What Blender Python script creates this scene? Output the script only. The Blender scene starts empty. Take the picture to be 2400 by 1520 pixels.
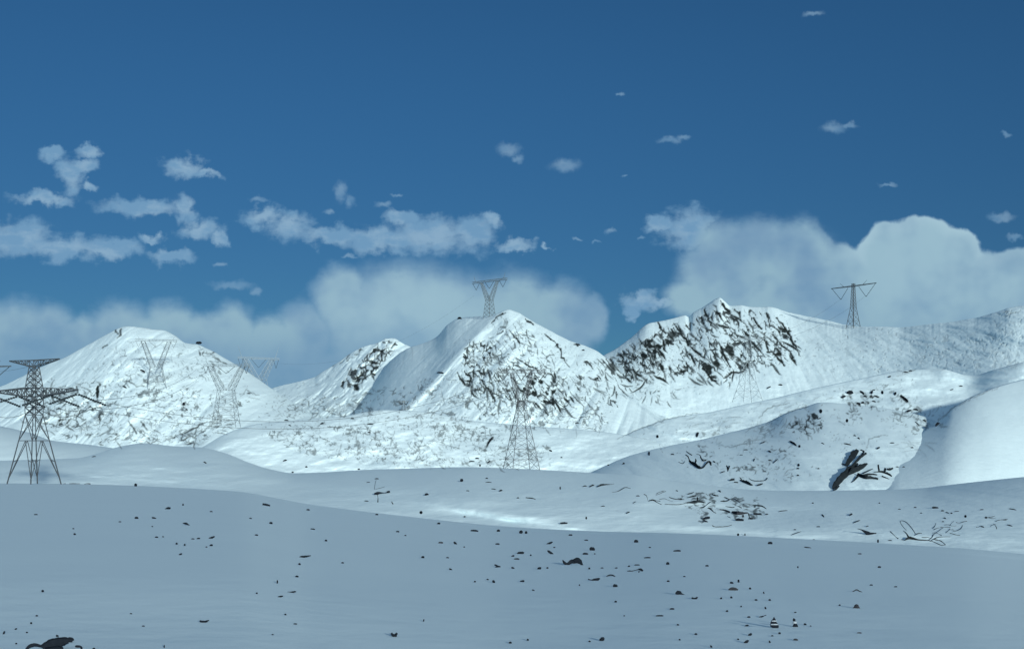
import bpy, math, random
import numpy as np

random.seed(7)
rng = np.random.default_rng(7)
S = bpy.context.scene
COL = S.collection
R = math.radians

# ------------------------------------------------------------------ camera
F = 2897.0          # focal length in photo pixels
YH = 1010.0         # horizon row of the photo
CX = 1200.0
cam_d = bpy.data.cameras.new("camera")
cam = bpy.data.objects.new("camera", cam_d)
COL.objects.link(cam)
cam_d.sensor_width = 36.0
cam_d.lens = 36.0 * F / 2400.0
cam_d.shift_y = (YH - 760.0) / 2400.0
cam_d.clip_start = 0.1
cam_d.clip_end = 30000.0
cam.location = (0, 0, 0)
cam.rotation_euler = (R(90), 0, 0)
S.camera = cam

# ------------------------------------------------------------------ light
SUN_EL, SUN_AZ = 10.0, 20.0      # elevation; degrees to the right of straight behind the camera
sl = bpy.data.lights.new("sun", 'SUN')
sl.energy = 4.6
sl.angle = R(2.0)
sl.color = (0.96, 1.0, 0.96)
sun = bpy.data.objects.new("sun", sl)
COL.objects.link(sun)
sun.rotation_euler = (R(90 - SUN_EL), 0, R(SUN_AZ))
S.view_settings.view_transform = 'Standard'
S.view_settings.look = 'None'
S.view_settings.exposure = 0.0
S.view_settings.gamma = 1.0

# ------------------------------------------------------------------ sky
CUMULUS = [(40,800,150,100),(120,792,74,84),(280,797,98,97),(400,797,82,92),(545,790,64,83),(635,808,76,72),(715,797,80,98),
 (800,700,72,84),(860,760,130,125),(960,745,205,138),(1090,760,150,125),(1200,770,145,138),(1310,755,105,100),(1385,748,42,62),
 (640,880,560,80),(180,845,420,98),(300,800,130,70),(490,790,90,62),(190,790,60,58),(1700,590,80,80),(1780,592,92,88),(1862,610,105,100),
 (1700,650,115,105),(1640,700,95,50),(2085,605,78,84),(2155,590,115,82),(2240,602,62,72),(2160,690,270,120),(1950,690,230,115),
 (2405,660,125,82),(2430,625,60,50),(2250,790,260,100),(1850,720,150,90)]
STREAK = [(40,560,112,46),(150,580,120,32),(255,585,90,24),(105,466,80,20),(165,410,33,48),(120,362,30,20),(215,354,36,17),(192,388,40,22),
 (207,434,28,11),(340,486,112,25),(435,490,28,40),(430,394,55,28),(482,410,34,13),(470,540,52,28),(400,600,55,20),(360,558,28,13),
 (510,562,20,18),(620,508,48,26),(680,532,60,34),(780,552,92,24),(900,562,120,32),(1010,552,120,46),(1112,548,58,44),(940,512,50,20),
 (1150,516,24,18),(1205,574,52,15),(1282,581,15,7),(1620,540,72,52),(1545,528,40,20),(1500,705,52,24),(1560,706,60,18),(1480,735,18,18)]
WISP = [(798,448,18,28),(818,474,14,22),(770,495,18,8),(545,668,62,13),(600,682,16,13),(515,620,18,8),(1192,350,34,20),(1213,372,18,12),
 (1325,388,46,20),(1570,328,32,11),(1600,322,26,9),(1955,300,40,18),(1992,295,26,9),(1905,32,28,9),(2360,312,14,8),(2080,433,25,6),
 (2345,508,42,13),(2380,556,25,8),(1430,540,14,8),(1355,560,14,5),(1397,568,12,4),(1503,558,12,6),(930,458,18,5),(1465,412,10,4),
 (605,466,30,9),(1456,220,10,5),(900,480,22,10),(820,600,25,6)]

w = bpy.data.worlds.new("World")
S.world = w
w.use_nodes = True
nt = w.node_tree
nt.nodes.clear()
L = nt.links.new
def N(t, **kw):
    n = nt.nodes.new(t)
    for k, v in kw.items():
        setattr(n, k, v)
    return n
def M(op, a, b=None, c=None):
    n = N('ShaderNodeMath', operation=op)
    for i, x in enumerate((a, b, c)):
        if x is None: continue
        if isinstance(x, (int, float)): n.inputs[i].default_value = x
        else: L(x, n.inputs[i])
    return n.outputs[0]
def V(op, a, b=None, c=None):
    n = N('ShaderNodeVectorMath', operation=op)
    for i, x in enumerate((a, b, c)):
        if x is None: continue
        if isinstance(x, tuple): n.inputs[i].default_value = x
        else: L(x, n.inputs[i])
    return n.outputs['Value' if op == 'LENGTH' else 0]
def RAMP(x, a, b, lo=0.0, hi=1.0):
    n = N('ShaderNodeMapRange', interpolation_type='SMOOTHSTEP')
    L(x, n.inputs[0])
    for i, v in enumerate((a, b, lo, hi)): n.inputs[i + 1].default_value = v
    return n.outputs[0]
def MIX(f, a, b):
    n = N('ShaderNodeMix', data_type='RGBA')
    if isinstance(f, float): n.inputs[0].default_value = f
    else: L(f, n.inputs[0])
    for i, x in ((6, a), (7, b)):
        if isinstance(x, tuple): n.inputs[i].default_value = x + (1,)
        else: L(x, n.inputs[i])
    return n.outputs[2]
SKY_STRENGTH = 0.12
sky = N('ShaderNodeTexSky', sky_type='NISHITA')
sky.sun_disc = False
sky.sun_elevation = R(SUN_EL)
sky.sun_rotation = R(180 - SUN_AZ)
sky.altitude = 4200
sky.air_density = 1.0
sky.dust_density = 0.6
sky.ozone_density = 1.5
tc = N('ShaderNodeTexCoord')
sep = N('ShaderNodeSeparateXYZ'); L(tc.outputs['Generated'], sep.inputs[0])
dy = M('MAXIMUM', M('ABSOLUTE', sep.outputs[1]), 0.02)
# direction -> a map of the sky (gnomonic), shared by all clouds
pu = M('MULTIPLY_ADD', M('DIVIDE', sep.outputs[0], dy), F, CX)
pv = M('MULTIPLY_ADD', M('DIVIDE', sep.outputs[2], dy), -F, YH)
comb = N('ShaderNodeCombineXYZ'); L(pu, comb.inputs[0]); L(pv, comb.inputs[1])
P = comb.outputs[0]
def NOISE(vec, scale, detail, rough=0.55, dims='2D'):
    n = N('ShaderNodeTexNoise', noise_dimensions=dims)
    L(vec, n.inputs['Vector'])
    n.inputs['Scale'].default_value = scale
    n.inputs['Detail'].default_value = detail
    n.inputs['Roughness'].default_value = rough
    return n
def WARP(scale, amp, detail=3):
    n = NOISE(P, scale, detail)
    c = V('SUBTRACT', n.outputs['Color'], (0.5, 0.5, 0.5))
    return V('MULTIPLY_ADD', c, (2 * amp, 2 * amp, 0), P)
def FIELD(blobs, p, k):
    acc = None
    for cx, cy, rx, ry in blobs:
        d = V('LENGTH', V('MULTIPLY_ADD', p, (1 / rx, 1 / ry, 0), (-cx / rx, -cy / ry, 0)))
        acc = d if acc is None else M('SMOOTH_MIN', acc, d, k)
    return acc
fa = FIELD(CUMULUS, WARP(0.016, 15, 5), 0.10)
right_bank = RAMP(pu, 1880.0, 2030.0)
fb = FIELD(STREAK, WARP(0.022, 30, 6), 0.2)
fc = FIELD(WISP, WARP(0.035, 13, 3), 0.1)
na = NOISE(P, 0.006, 3).outputs['Fac']
nb = NOISE(V('MULTIPLY', P, (1.0, 2.0, 1.0)), 0.012, 5, 0.6).outputs['Fac']
# irregular, thin places inside the streaks
fb2 = M('ADD', fb, M('MULTIPLY', M('SUBTRACT', nb, 0.5), 1.5))
fa2 = M('ADD', fa, M('MULTIPLY', M('SUBTRACT', nb, 0.5), 0.35))
soft_edge, crisp = RAMP(fa2, 0.60, 1.18, 1.0, 0.0), RAMP(fa, 0.93, 1.07, 1.0, 0.0)
edge = M('ADD', soft_edge, M('MULTIPLY', M('SUBTRACT', crisp, soft_edge), right_bank))
oa = M('MULTIPLY', edge, RAMP(na, 0.25, 0.6, 0.80, 0.97))
ob = M('MULTIPLY', RAMP(fb2, 0.40, 1.22, 1.0, 0.0), 0.88)
oc = M('MULTIPLY', RAMP(fc, 0.2, 1.1, 1.0, 0.0), 0.50)
op = M('MAXIMUM', M('MAXIMUM', oa, ob), oc)
# unseen pale clouds added behind the camera to lift the skylight on the snow
behind = RAMP(sep.outputs[1], 0.35, -0.25)
nbk = NOISE(tc.outputs['Generated'], 2.2, 4, 0.55, '3D').outputs['Fac']
obk = M('MULTIPLY', M('MULTIPLY', behind, RAMP(nbk, 0.40, 0.60)), RAMP(sep.outputs[2], -0.02, 0.1))
k = 1.0 / SKY_STRENGTH
def C(r, g, b): return (r * k, g * k, b * k)
def srgb(r, g, b):
    f = lambda c: (c / 255 / 12.92 if c / 255 <= 0.04045 else ((c / 255 + 0.055) / 1.055) ** 2.4)
    return (f(r), f(g), f(b))
cl_dark, cl_mid, cl_light = C(*srgb(126,161,189)), C(*srgb(146,181,198)), C(*srgb(168,200,214))
rim = M('MULTIPLY', RAMP(fa, 0.55, 0.98), RAMP(pv, 760.0, 600.0))
colA = MIX(RAMP(na, 0.25, 0.72), cl_dark, cl_mid)
glow = M('MAXIMUM', M('MULTIPLY', RAMP(pu, 1860.0, 2110.0), RAMP(pv, 800.0, 640.0)), RAMP(V('LENGTH', V('MULTIPLY_ADD', P, (1/300, 1/150, 0), (-960/300, -725/150, 0))), 1.0, 0.2))
colA = MIX(M('MULTIPLY', glow, 0.6), colA, C(*srgb(160,194,209)))
colA = MIX(M('MULTIPLY', RAMP(pv, 740.0, 880.0), 0.65), colA, C(*srgb(108,148,181)))
colA = MIX(M('MULTIPLY', rim, M('MULTIPLY_ADD', right_bank, 0.45, 0.30)), colA, cl_light)
colB = MIX(RAMP(nb, 0.35, 0.65), C(*srgb(116,158,192)), C(*srgb(142,176,202)))
colC = MIX(oa, colB, colA)
tint = N('ShaderNodeMix', data_type='RGBA', blend_type='MULTIPLY')
tint.inputs[0].default_value = 1.0
L(sky.outputs[0], tint.inputs[6])
L(MIX(RAMP(sep.outputs[2], 0.02, 0.34), (0.125, 0.262, 0.355), (0.172, 0.40, 0.535)), tint.inputs[7])
SKYTINT = tint
full = MIX(op, tint.outputs[2], colC)
full = MIX(obk, full, C(0.315, 0.485, 0.70))
bg = N('ShaderNodeBackground'); bg.inputs[1].default_value = SKY_STRENGTH
L(full, bg.inputs[0])
out = N('ShaderNodeOutputWorld'); L(bg.outputs[0], out.inputs[0])
w.cycles.sampling_method = 'MANUAL'
w.cycles.sample_map_resolution = 1024

# ------------------------------------------------------------------ helpers
def tag(o, label=None, cat=None, group=None, kind=None):
    if label: o['label'] = label
    if cat: o['category'] = cat
    if group: o['group'] = group
    if kind: o['kind'] = kind
    return o
def mesh_obj(name, verts, faces, mat, parent=None, smooth=False):
    me = bpy.data.meshes.new(name)
    me.from_pydata(verts, [], faces)
    me.update()
    if smooth:
        me.polygons.foreach_set('use_smooth', [True] * len(me.polygons))
    me.materials.append(mat)
    o = bpy.data.objects.new(name, me)
    COL.objects.link(o)
    if parent: o.parent = parent
    return o
def P3(px, py, d):
    return ((px - CX) / F * d, d, (YH - py) / F * d)

_tab = rng.random((256, 256))
def vnoise(x, y, seed=0):
    x = x + seed * 17.31; y = y + seed * 9.77
    xi = np.floor(x).astype(int); yi = np.floor(y).astype(int)
    fx = x - xi; fy = y - yi
    fx = fx * fx * fx * (fx * (fx * 6 - 15) + 10); fy = fy * fy * fy * (fy * (fy * 6 - 15) + 10)
    a = _tab[xi & 255, yi & 255]; b = _tab[(xi + 1) & 255, yi & 255]
    c = _tab[xi & 255, (yi + 1) & 255]; d = _tab[(xi + 1) & 255, (yi + 1) & 255]
    return (a * (1 - fx) + b * fx) * (1 - fy) + (c * (1 - fx) + d * fx) * fy * 1.0
def fbm(x, y, octv=4, seed=0, gain=0.5):
    t = np.zeros_like(x, dtype=float); a = 1.0; s = 0.0
    for i in range(octv):
        t += a * (vnoise(x * 2 ** i, y * 2 ** i, seed + i) - 0.5) * 2; s += a; a *= gain
    return t / s
def ridge(x, y, octv=3, seed=0):
    t = np.zeros_like(x, dtype=float); a = 1.0; s = 0.0
    for i in range(octv):
        t += a * (1 - np.abs(vnoise(x * 2 ** i, y * 2 ** i, seed + i) - 0.5) * 2); s += a; a *= 0.5
    return t / s
def curve(pts, x):
    """smooth (monotone cubic) curve through pts"""
    xs = np.array([p[0] for p in pts], float); ys = np.array([p[1] for p in pts], float)
    h = np.diff(xs); d = np.diff(ys) / h
    m = np.zeros_like(ys); m[0] = d[0]; m[-1] = d[-1]
    for i in range(1, len(xs) - 1):
        m[i] = 0 if d[i - 1] * d[i] <= 0 else 2 * d[i - 1] * d[i] / (d[i - 1] + d[i])
    xc = np.clip(x, xs[0], xs[-1])
    i = np.clip(np.searchsorted(xs, xc, side='right') - 1, 0, len(xs) - 2)
    t = (xc - xs[i]) / h[i]
    return ((2*t**3 - 3*t**2 + 1) * ys[i] + (t**3 - 2*t**2 + t) * h[i] * m[i] + (-2*t**3 + 3*t**2) * ys[i+1] + (t**3 - t**2) * h[i] * m[i+1])

# ------------------------------------------------------------------ bare rock on the slopes (where wind keeps it free of snow)
MX0, MW, MH = -300, 3100, 1600
ROCK = np.zeros((MH, MW), np.float32)
def seg_paint(x0, y0, x1, y1, r0, r1, v):
    pad = max(r0, r1) + 3
    xa, xb = int(max(0, min(x0, x1) - MX0 - pad)), int(min(MW, max(x0, x1) - MX0 + pad + 1))
    ya, yb = int(max(0, min(y0, y1) - pad)), int(min(MH, max(y0, y1) + pad + 1))
    if xa >= xb or ya >= yb: return
    gx, gy = np.meshgrid(np.arange(xa, xb) + MX0, np.arange(ya, yb))
    dx, dy_ = x1 - x0, y1 - y0
    t = np.clip(((gx - x0) * dx + (gy - y0) * dy_) / max(dx * dx + dy_ * dy_, 1e-6), 0, 1)
    dist = np.hypot(gx - x0 - t * dx, gy - y0 - t * dy_)
    r = r0 + (r1 - r0) * t
    val = np.clip((r + 1.1 - dist) / 2.2, 0, 1) * v
    sub = ROCK[ya:yb, xa:xb]
    np.maximum(sub, val, out=sub)
def stroke(pts, r, v=1.0, taper=True):
    n = len(pts) - 1
    for i in range(n):
        f = lambda q: r * (math.sin(math.pi * min(max((q + 0.35) / (n + 0.7), 0.02), 0.98)) if taper else 1)
        seg_paint(*pts[i], *pts[i + 1], f(i), f(i + 1), v)
def rib(pts, r, v=1.0):
    out_ = []
    for a, b in zip(pts, pts[1:]):
        n = max(2, int(math.hypot(b[0]-a[0], b[1]-a[1]) / 7))
        for i in range(n):
            t = i / n; out_.append((a[0]+(b[0]-a[0])*t + random.gauss(0, 1.6), a[1]+(b[1]-a[1])*t + random.gauss(0, 1.3)))
    out_.append(pts[-1])
    for i in range(len(out_) - 1):
        q = (i + .5) / (len(out_) - 1)
        w0, w1 = (r * (0.35 + 0.9 * random.random()) * math.sin(math.pi * (0.12 + 0.76 * q)) for _ in (0, 1))
        seg_paint(*out_[i], *out_[i+1], w0, w1, v)
        if random.random() < .25:
            x, y = out_[i]; seg_paint(x, y, x + random.uniform(-8, 8), y + random.uniform(1, 7), w0 * .8, .4, v)
def inside(poly, x, y):
    c = False; j = len(poly) - 1
    for i in range(len(poly)):
        xi, yi = poly[i]; xj, yj = poly[j]
        if (yi > y) != (yj > y) and x < (xj - xi) * (y - yi) / (yj - yi) + xi: c = not c
        j = i
    return c
def streaks(poly, n, ang, jit, ln, wd, val, wob=14, branch=0.25, clump=0.0):
    xs = [p[0] for p in poly]; ys = [p[1] for p in poly]
    k_ = 0; tries = 0
    while k_ < n and tries < n * 60:
        tries += 1
        x = random.uniform(min(xs), max(xs)); y = random.uniform(min(ys), max(ys))
        if not inside(poly, x, y): continue
        if clump and float(vnoise(np.array([x / 45.0]), np.array([y / 30.0]), 5)[0]) < clump * random.uniform(0.6, 1.3): continue
        k_ += 1
        a = R(ang + random.gauss(0, jit)); l = ln[0] + (ln[1] - ln[0]) * random.random() ** 2
        ns = max(2, int(l / 6)); pts = [(x, y)]
        for _ in range(ns):
            a += R(random.gauss(0, wob))
            x += math.cos(a) * l / ns; y += math.sin(a) * l / ns
            pts.append((x, y))
            if random.random() < branch / ns:
                b = a + R(random.choice((-1, 1)) * random.uniform(35, 80))
                q = random.uniform(4, 12)
                stroke([(x, y), (x + math.cos(b) * q * .6, y + math.sin(b) * q * .5), (x + math.cos(b) * q, y + math.sin(b) * q * 1.1)], wd[0], val[0])
        stroke(pts, random.uniform(*wd), random.uniform(*val))
def blotches(poly, n, r, val):
    xs = [p[0] for p in poly]; ys = [p[1] for p in poly]
    k_ = 0
    while k_ < n:
        x = random.uniform(min(xs), max(xs)); y = random.uniform(min(ys), max(ys))
        if not inside(poly, x, y): continue
        k_ += 1
        q = random.uniform(*r)
        stroke([(x, y), (x + q * random.uniform(.2, 1.2), y + q * random.uniform(.2, 1.4))], q, random.uniform(*val), False)

def network(poly, cell, ang, w_, gate, val, fill=0.05, seed=3, soft=14, warp=7):
    """joints between rounded snow pillows: warped cell edges of varying width, with gaps"""
    xs = [p[0] for p in poly]; ys = [p[1] for p in poly]
    xa, xb, ya, yb = int(min(xs)) - 20, int(max(xs)) + 20, int(max(0, min(ys) - 20)), int(max(ys)) + 20
    gx, gy = np.meshgrid(np.arange(xa, xb, dtype=float), np.arange(ya, yb, dtype=float))
    ins = np.zeros(gx.shape, bool); j = len(poly) - 1
    for i in range(len(poly)):
        xi, yi = poly[i]; xj, yj = poly[j]
        if yi != yj: ins ^= ((yi > gy) != (yj > gy)) & (gx < (xj - xi) * (gy - yi) / (yj - yi) + xi)
        j = i
    m = ins.astype(float)
    for _ in range(3):
        for ax in (0, 1):
            kk = np.ones(soft) / soft
            m = np.apply_along_axis(lambda r: np.convolve(r, kk, 'same'), ax, m)
    a = R(ang)
    X_ = gx + warp * fbm(gx / 16, gy / 16, 3, seed + 40); Y_ = gy + warp * fbm(gx / 16, gy / 16, 3, seed + 50)
    u = (X_ * math.cos(a) + Y_ * math.sin(a)) / cell[0]; v = (-X_ * math.sin(a) + Y_ * math.cos(a)) / cell[1]
    ui, vi = np.floor(u).astype(int), np.floor(v).astype(int)
    f1 = np.full(u.shape, 9.0); f2 = np.full(u.shape, 9.0); hid = np.zeros(u.shape)
    for di in (-1, 0, 1):
        for dj in (-1, 0, 1):
            ci, cj = ui + di + seed * 13, vi + dj + seed * 7
            jx = _tab[ci & 255, cj & 255]; jy = _tab[(ci + 91) & 255, (cj + 37) & 255]
            d = np.hypot(ui + di + jx - u, vi + dj + jy - v)
            nh = _tab[(ci + 17) & 255, (cj + 53) & 255]
            cl = d < f1
            f2 = np.where(cl, f1, np.minimum(f2, d)); hid = np.where(cl, nh, hid); f1 = np.minimum(f1, d)
    e = (f2 - f1) * min(cell)                       # about pixels from the joint
    wn = fbm(gx / 13, gy / 13, 3, seed + 3) * 0.5 + 0.5
    gn = fbm(gx / 30, gy / 24, 3, seed + 9) * 0.5 + 0.5
    wid = w_ * np.clip((wn - 0.30) * 2.6, 0, 1.6) * np.clip((gn * (0.35 + 0.65 * m) + (m - 1) * 0.3 - gate) * 6, 0, 1)
    e2 = e / np.maximum(wid, 1e-3)
    line = np.clip(1.6 - e2, 0, 1) * np.clip(wid / 0.9, 0, 1)
    line = np.maximum(line, ((hid < fill) & (f1 < 0.42)) * np.clip((gn - gate) * 8, 0, 1) * (m > 0.5))
    vv = line * val * (0.75 + 0.25 * wn) * (m > 0.04)
    sub = ROCK[ya:yb, xa - MX0:xb - MX0]
    np.maximum(sub, vv.astype(np.float32), out=sub)

# right mountain: long rock ribs falling to the right
m4 = [(1425,838),(1470,805),(1525,770),(1612,750),(1660,725),(1690,708),(1720,735),(1770,745),(1830,760),(1872,800),(1865,842),(1800,856),(1745,880),(1690,905),(1640,885),(1560,885),(1490,895),(1432,880)]
network(m4, (30, 11), 53, 1.6, 0.27, 0.95, 0.0, 3, 16, 5)
network(m4, (70, 16), 52, 2.5, 0.30, 1.0, 0.0, 4, 12, 5)
network([(1430,830),(1520,790),(1560,860),(1545,890),(1450,890)], (17, 12), 50, 2.3, 0.30, 1.0, 0.03, 5, 14, 5)
streaks(m4, 60, 52, 8, (14, 60), (1.6, 3.4), (0.75, 1.0), 12, 0.4, 0.45)
streaks(m4, 60, 40, 45, (6, 22), (0.9, 1.8), (0.35, 0.9), 28, 0.4)
streaks([(1430,830),(1520,790),(1560,860),(1545,890),(1450,890)], 30, 50, 30, (10, 30), (1.5, 3.4), (0.6, 1.0), 22, 0.5)
blotches([(1500,810),(1545,800),(1560,870),(1520,875)], 9, (3, 6), (0.9, 1))
blotches([(1640,830),(1680,850),(1670,870),(1640,860)], 4, (4, 7), (0.9, 1))
for pts in ([(1690,705),(1700,722),(1712,738)],[(1675,712),(1682,735),(1695,752)],[(1822,745),(1845,775),(1860,805),(1875,823)],[(1815,790),(1832,810),(1850,822),(1860,836)],
            [(1650,722),(1662,755),(1680,775)],[(1580,758),(1605,795),(1625,820),(1650,838),(1665,850)],[(1640,850),(1660,878),(1686,902)],[(1685,800),(1700,835),(1712,860)],
            [(1740,770),(1760,800),(1790,830)],[(1815,825),(1826,840),(1838,856)],[(1540,755),(1560,780)],[(1765,745),(1785,770)],[(1700,880),(1730,872),(1745,868)]):
    rib(pts, 3.2, 1.0)
streaks([(1350,845),(1440,830),(1470,890),(1440,945),(1400,950),(1340,930)], 34, 55, 16, (8, 34), (1.0, 2.2), (0.5, 1.0), 14, 0.3)
streaks([(1480,890),(1620,900),(1560,945),(1440,920)], 30, 50, 25, (6, 24), (0.8, 2.0), (0.3, 0.9), 20)
# right basin: faint gullies
streaks([(1860,740),(2030,780),(2400,740),(2400,860),(2180,868),(1900,880),(1870,860)], 170, 70, 35, (8, 45), (0.8, 1.6), (0.04, 0.16), 14)
streaks([(2120,790),(2400,745),(2400,860),(2150,870)], 120, 60, 60, (6, 22), (0.8, 1.8), (0.05, 0.25), 25)
streaks([(2330,732),(2390,728),(2380,745),(2335,745)], 8, -20, 20, (6, 16), (1, 1.8), (0.4, 0.8))
# central mountain
streaks([(1095,800),(1165,745),(1200,735),(1290,790),(1330,840),(1350,890),(1330,905),(1080,905),(1065,870)], 40, 52, 22, (8, 34), (0.9, 1.9), (0.35, 0.9), 20, 0.5)
c3 = [(1068,850),(1130,862),(1200,850),(1270,855),(1330,880),(1345,935),(1310,965),(1240,940),(1160,950),(1085,915)]
network(c3, (26, 11), 55, 1.6, 0.27, 0.95, 0.0, 7, 18, 5)
network(c3, (60, 15), 54, 2.5, 0.30, 1.0, 0.0, 8, 16, 5)
network([(1080,880),(1180,840),(1330,860),(1440,930),(1430,1000),(1280,1010),(1120,1000),(1050,940)], (34, 13), 50, 1.6, 0.38, 0.75, 0.0, 31, 24, 6)
network([(1120,800),(1200,745),(1290,790),(1360,850),(1300,880),(1120,870)], (32, 13), 50, 1.5, 0.38, 0.8, 0.0, 32, 20, 6)
network([(1090,800),(1165,750),(1240,760),(1330,840),(1400,900),(1410,985),(1300,990),(1150,985),(1080,930),(1065,870)], (28, 13), 52, 1.6, 0.42, 0.75, 0.0, 9, 18, 5)
network([(1090,800),(1150,785),(1180,860),(1110,870),(1075,850)], (16, 11), 60, 2.0, 0.32, 1.0, 0.02, 10)
streaks(c3, 40, 55, 14, (12, 48), (1.4, 3.2), (0.7, 1.0), 14, 0.5)
streaks([(1100,800),(1160,785),(1180,850),(1110,860),(1085,840)], 50, 60, 40, (6, 18), (1.0, 2.2), (0.5, 1.0), 30)
blotches([(1240,880),(1290,890),(1300,920),(1210,925)], 9, (3, 6), (0.9, 1))
for pts in ([(1195,775),(1212,795),(1225,805)],[(1210,838),(1235,855),(1265,870)],[(1070,872),(1085,895),(1110,915)],[(1120,880),(1140,905),(1160,940)],[(1290,930),(1310,955),(1318,970)],[(1250,940),(1275,960),(1285,972)],
            [(1150,755),(1165,742),(1185,733)],[(1232,748),(1250,760)],[(1275,780),(1305,805),(1320,840),(1335,860)],[(1345,805),(1354,810)],[(1180,775),(1165,783)]):
    rib(pts, 2.6, 0.95)
network([(1690,712),(1830,735),(1890,800),(1872,850),(1760,875),(1700,800)], (60, 14), 54, 1.9, 0.32, 1.0, 0.0, 35, 14, 4)
network([(1330,840),(1430,835),(1480,900),(1450,960),(1350,950)], (40, 12), 54, 1.8, 0.34, 0.95, 0.0, 37, 14, 5)
# small stony peak left of it
network([(785,908),(830,858),(868,820),(905,793),(948,796),(905,840),(875,885),(835,915)], (17, 12), -48, 3.4, 0.24, 1.0, 0.08, 11, 8)
network([(640,905),(760,872),(860,812),(820,900),(700,915)], (14, 8), -20, 2.0, 0.5, 0.3, 0, 12)
streaks([(790,905),(830,862),(868,825),(905,798),(940,800),(905,835),(870,885),(835,905)], 25, -48, 28, (6, 26), (1.2, 3.0), (0.5, 1.0), 24, 0.5)
streaks([(770,862),(800,838),(850,812),(845,825),(790,860)], 16, -40, 15, (5, 18), (1.0, 2.0), (0.5, 1.0))
blotches([(815,900),(835,895),(840,910),(820,915)], 2, (4, 6), (0.8, 1))
streaks([(870,840),(1000,830),(1080,780),(1060,880),(960,900),(900,905)], 26, -58, 12, (10, 60), (0.8, 1.4), (0.05, 0.18), 8)
# left mountain
m1 = [(30,930),(170,890),(300,870),(400,895),(600,915),(560,985),(480,1040),(250,1040),(130,1030),(40,990)]
network(m1, (30, 18), 20, 1.8, 0.33, 0.72, 0.0, 13, 14, 12)
network(m1, (18, 12), -20, 1.5, 0.40, 0.62, 0.0, 14, 14, 9)
network([(210,850),(290,790),(420,800),(520,850),(590,905),(300,900)], (26, 14), 20, 1.6, 0.42, 0.55, 0, 15, 14, 9)
network([(90,905),(240,895),(260,990),(110,1010)], (24, 16), 15, 2.1, 0.32, 0.95, 0.0, 16, 14, 12)
streaks(m1, 70, 10, 55, (6, 40), (0.8, 1.7), (0.2, 0.7), 24, 0.6)
streaks([(200,850),(290,790),(420,800),(520,850),(560,905),(200,905)], 70, 20, 50, (5, 24), (0.8, 1.5), (0.08, 0.4), 22, 0.4)
streaks([(455,805),(485,815),(525,850),(500,860),(470,830)], 22, 35, 25, (6, 18), (1.0, 2.2), (0.4, 0.9))
streaks([(200,1015),(300,1010),(310,1038),(210,1042)], 22, -20, 25, (6, 26), (1.2, 2.4), (0.4, 0.9))
streaks([(420,1010),(520,985),(540,1000),(470,1040),(410,1042)], 34, -25, 20, (8, 30), (1.0, 2.6), (0.3, 0.9), 20, 0.4)
streaks([(100,905),(240,900),(260,990),(110,1000)], 60, 0, 60, (8, 36), (1.0, 2.4), (0.4, 1.0), 26, 0.6)
for pts in ([(505,987),(480,990),(440,1010),(395,1030)],[(228,912),(231,925)],[(330,868),(338,872)],[(292,905),(297,890),(306,896),(318,904),(338,904)],[(425,945),(430,960),(437,965)],[(178,905),(183,918)],[(330,985),(345,1008)],[(300,988),(320,1015)],
            [(270,770),(277,782)],[(284,768),(282,784),(274,792)],[(250,808),(240,815)],[(438,940),(432,948)],[(455,803),(470,803)]):
    rib(pts, 2.4, 0.8)
rib([(229,906),(231,918),(228,930)], 4, 1.0)
# benches in front of the central mountain: thin stones and dead grass poking through
b1 = [(620,935),(760,925),(900,905),(1060,875),(1110,940),(1170,1000),(900,985),(640,980)]
b2 = [(690,985),(1000,980),(1180,1000),(1300,1040),(1270,1095),(900,1095),(700,1065),(600,1010)]
network(b1, (20, 9), 8, 1.5, 0.31, 0.62, 0.0, 17, 14, 8)
network(b2, (18, 11), 18, 1.5, 0.34, 0.62, 0.0, 18, 14, 9)
network(b2, (14, 8), 30, 1.6, 0.46, 0.7, 0.0, 19, 14, 7)
network([(1060,940),(1330,950),(1440,975),(1400,1015),(1180,1010)], (22, 11), 30, 1.5, 0.38, 0.7, 0.0, 20, 14, 9)
streaks(b1, 90, 5, 50, (4, 26), (0.7, 1.4), (0.12, 0.6), 28, 0.6, 0.35)
streaks([(760,930),(860,925),(840,960),(760,960)], 60, 0, 40, (5, 20), (1.0, 2.0), (0.1, 0.35), 25)
streaks([(700,985),(1000,985),(1180,1000),(1290,1040),(1260,1090),(900,1090),(700,1060),(600,1010)], 110, 15, 50, (4, 24), (0.7, 1.5), (0.12, 0.65), 28, 0.6, 0.4)
streaks([(1060,940),(1330,960),(1430,985),(1400,1010),(1180,1010)], 110, 30, 40, (5, 26), (0.8, 1.6), (0.2, 0.75), 24, 0.5)
streaks([(900,1030),(1050,1020),(1060,1095),(920,1095)], 70, 35, 30, (5, 22), (0.8, 1.7), (0.2, 0.75), 24, 0.6)
streaks([(1150,1040),(1290,1040),(1290,1095),(1160,1095)], 30, 20, 60, (4, 18), (0.8, 1.6), (0.2, 0.7), 25)
for pts in ([(1140,1045),(1148,1030),(1155,1024)],[(655,862),(700,864),(760,862)]):
    rib(pts, 3, 0.9)
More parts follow.
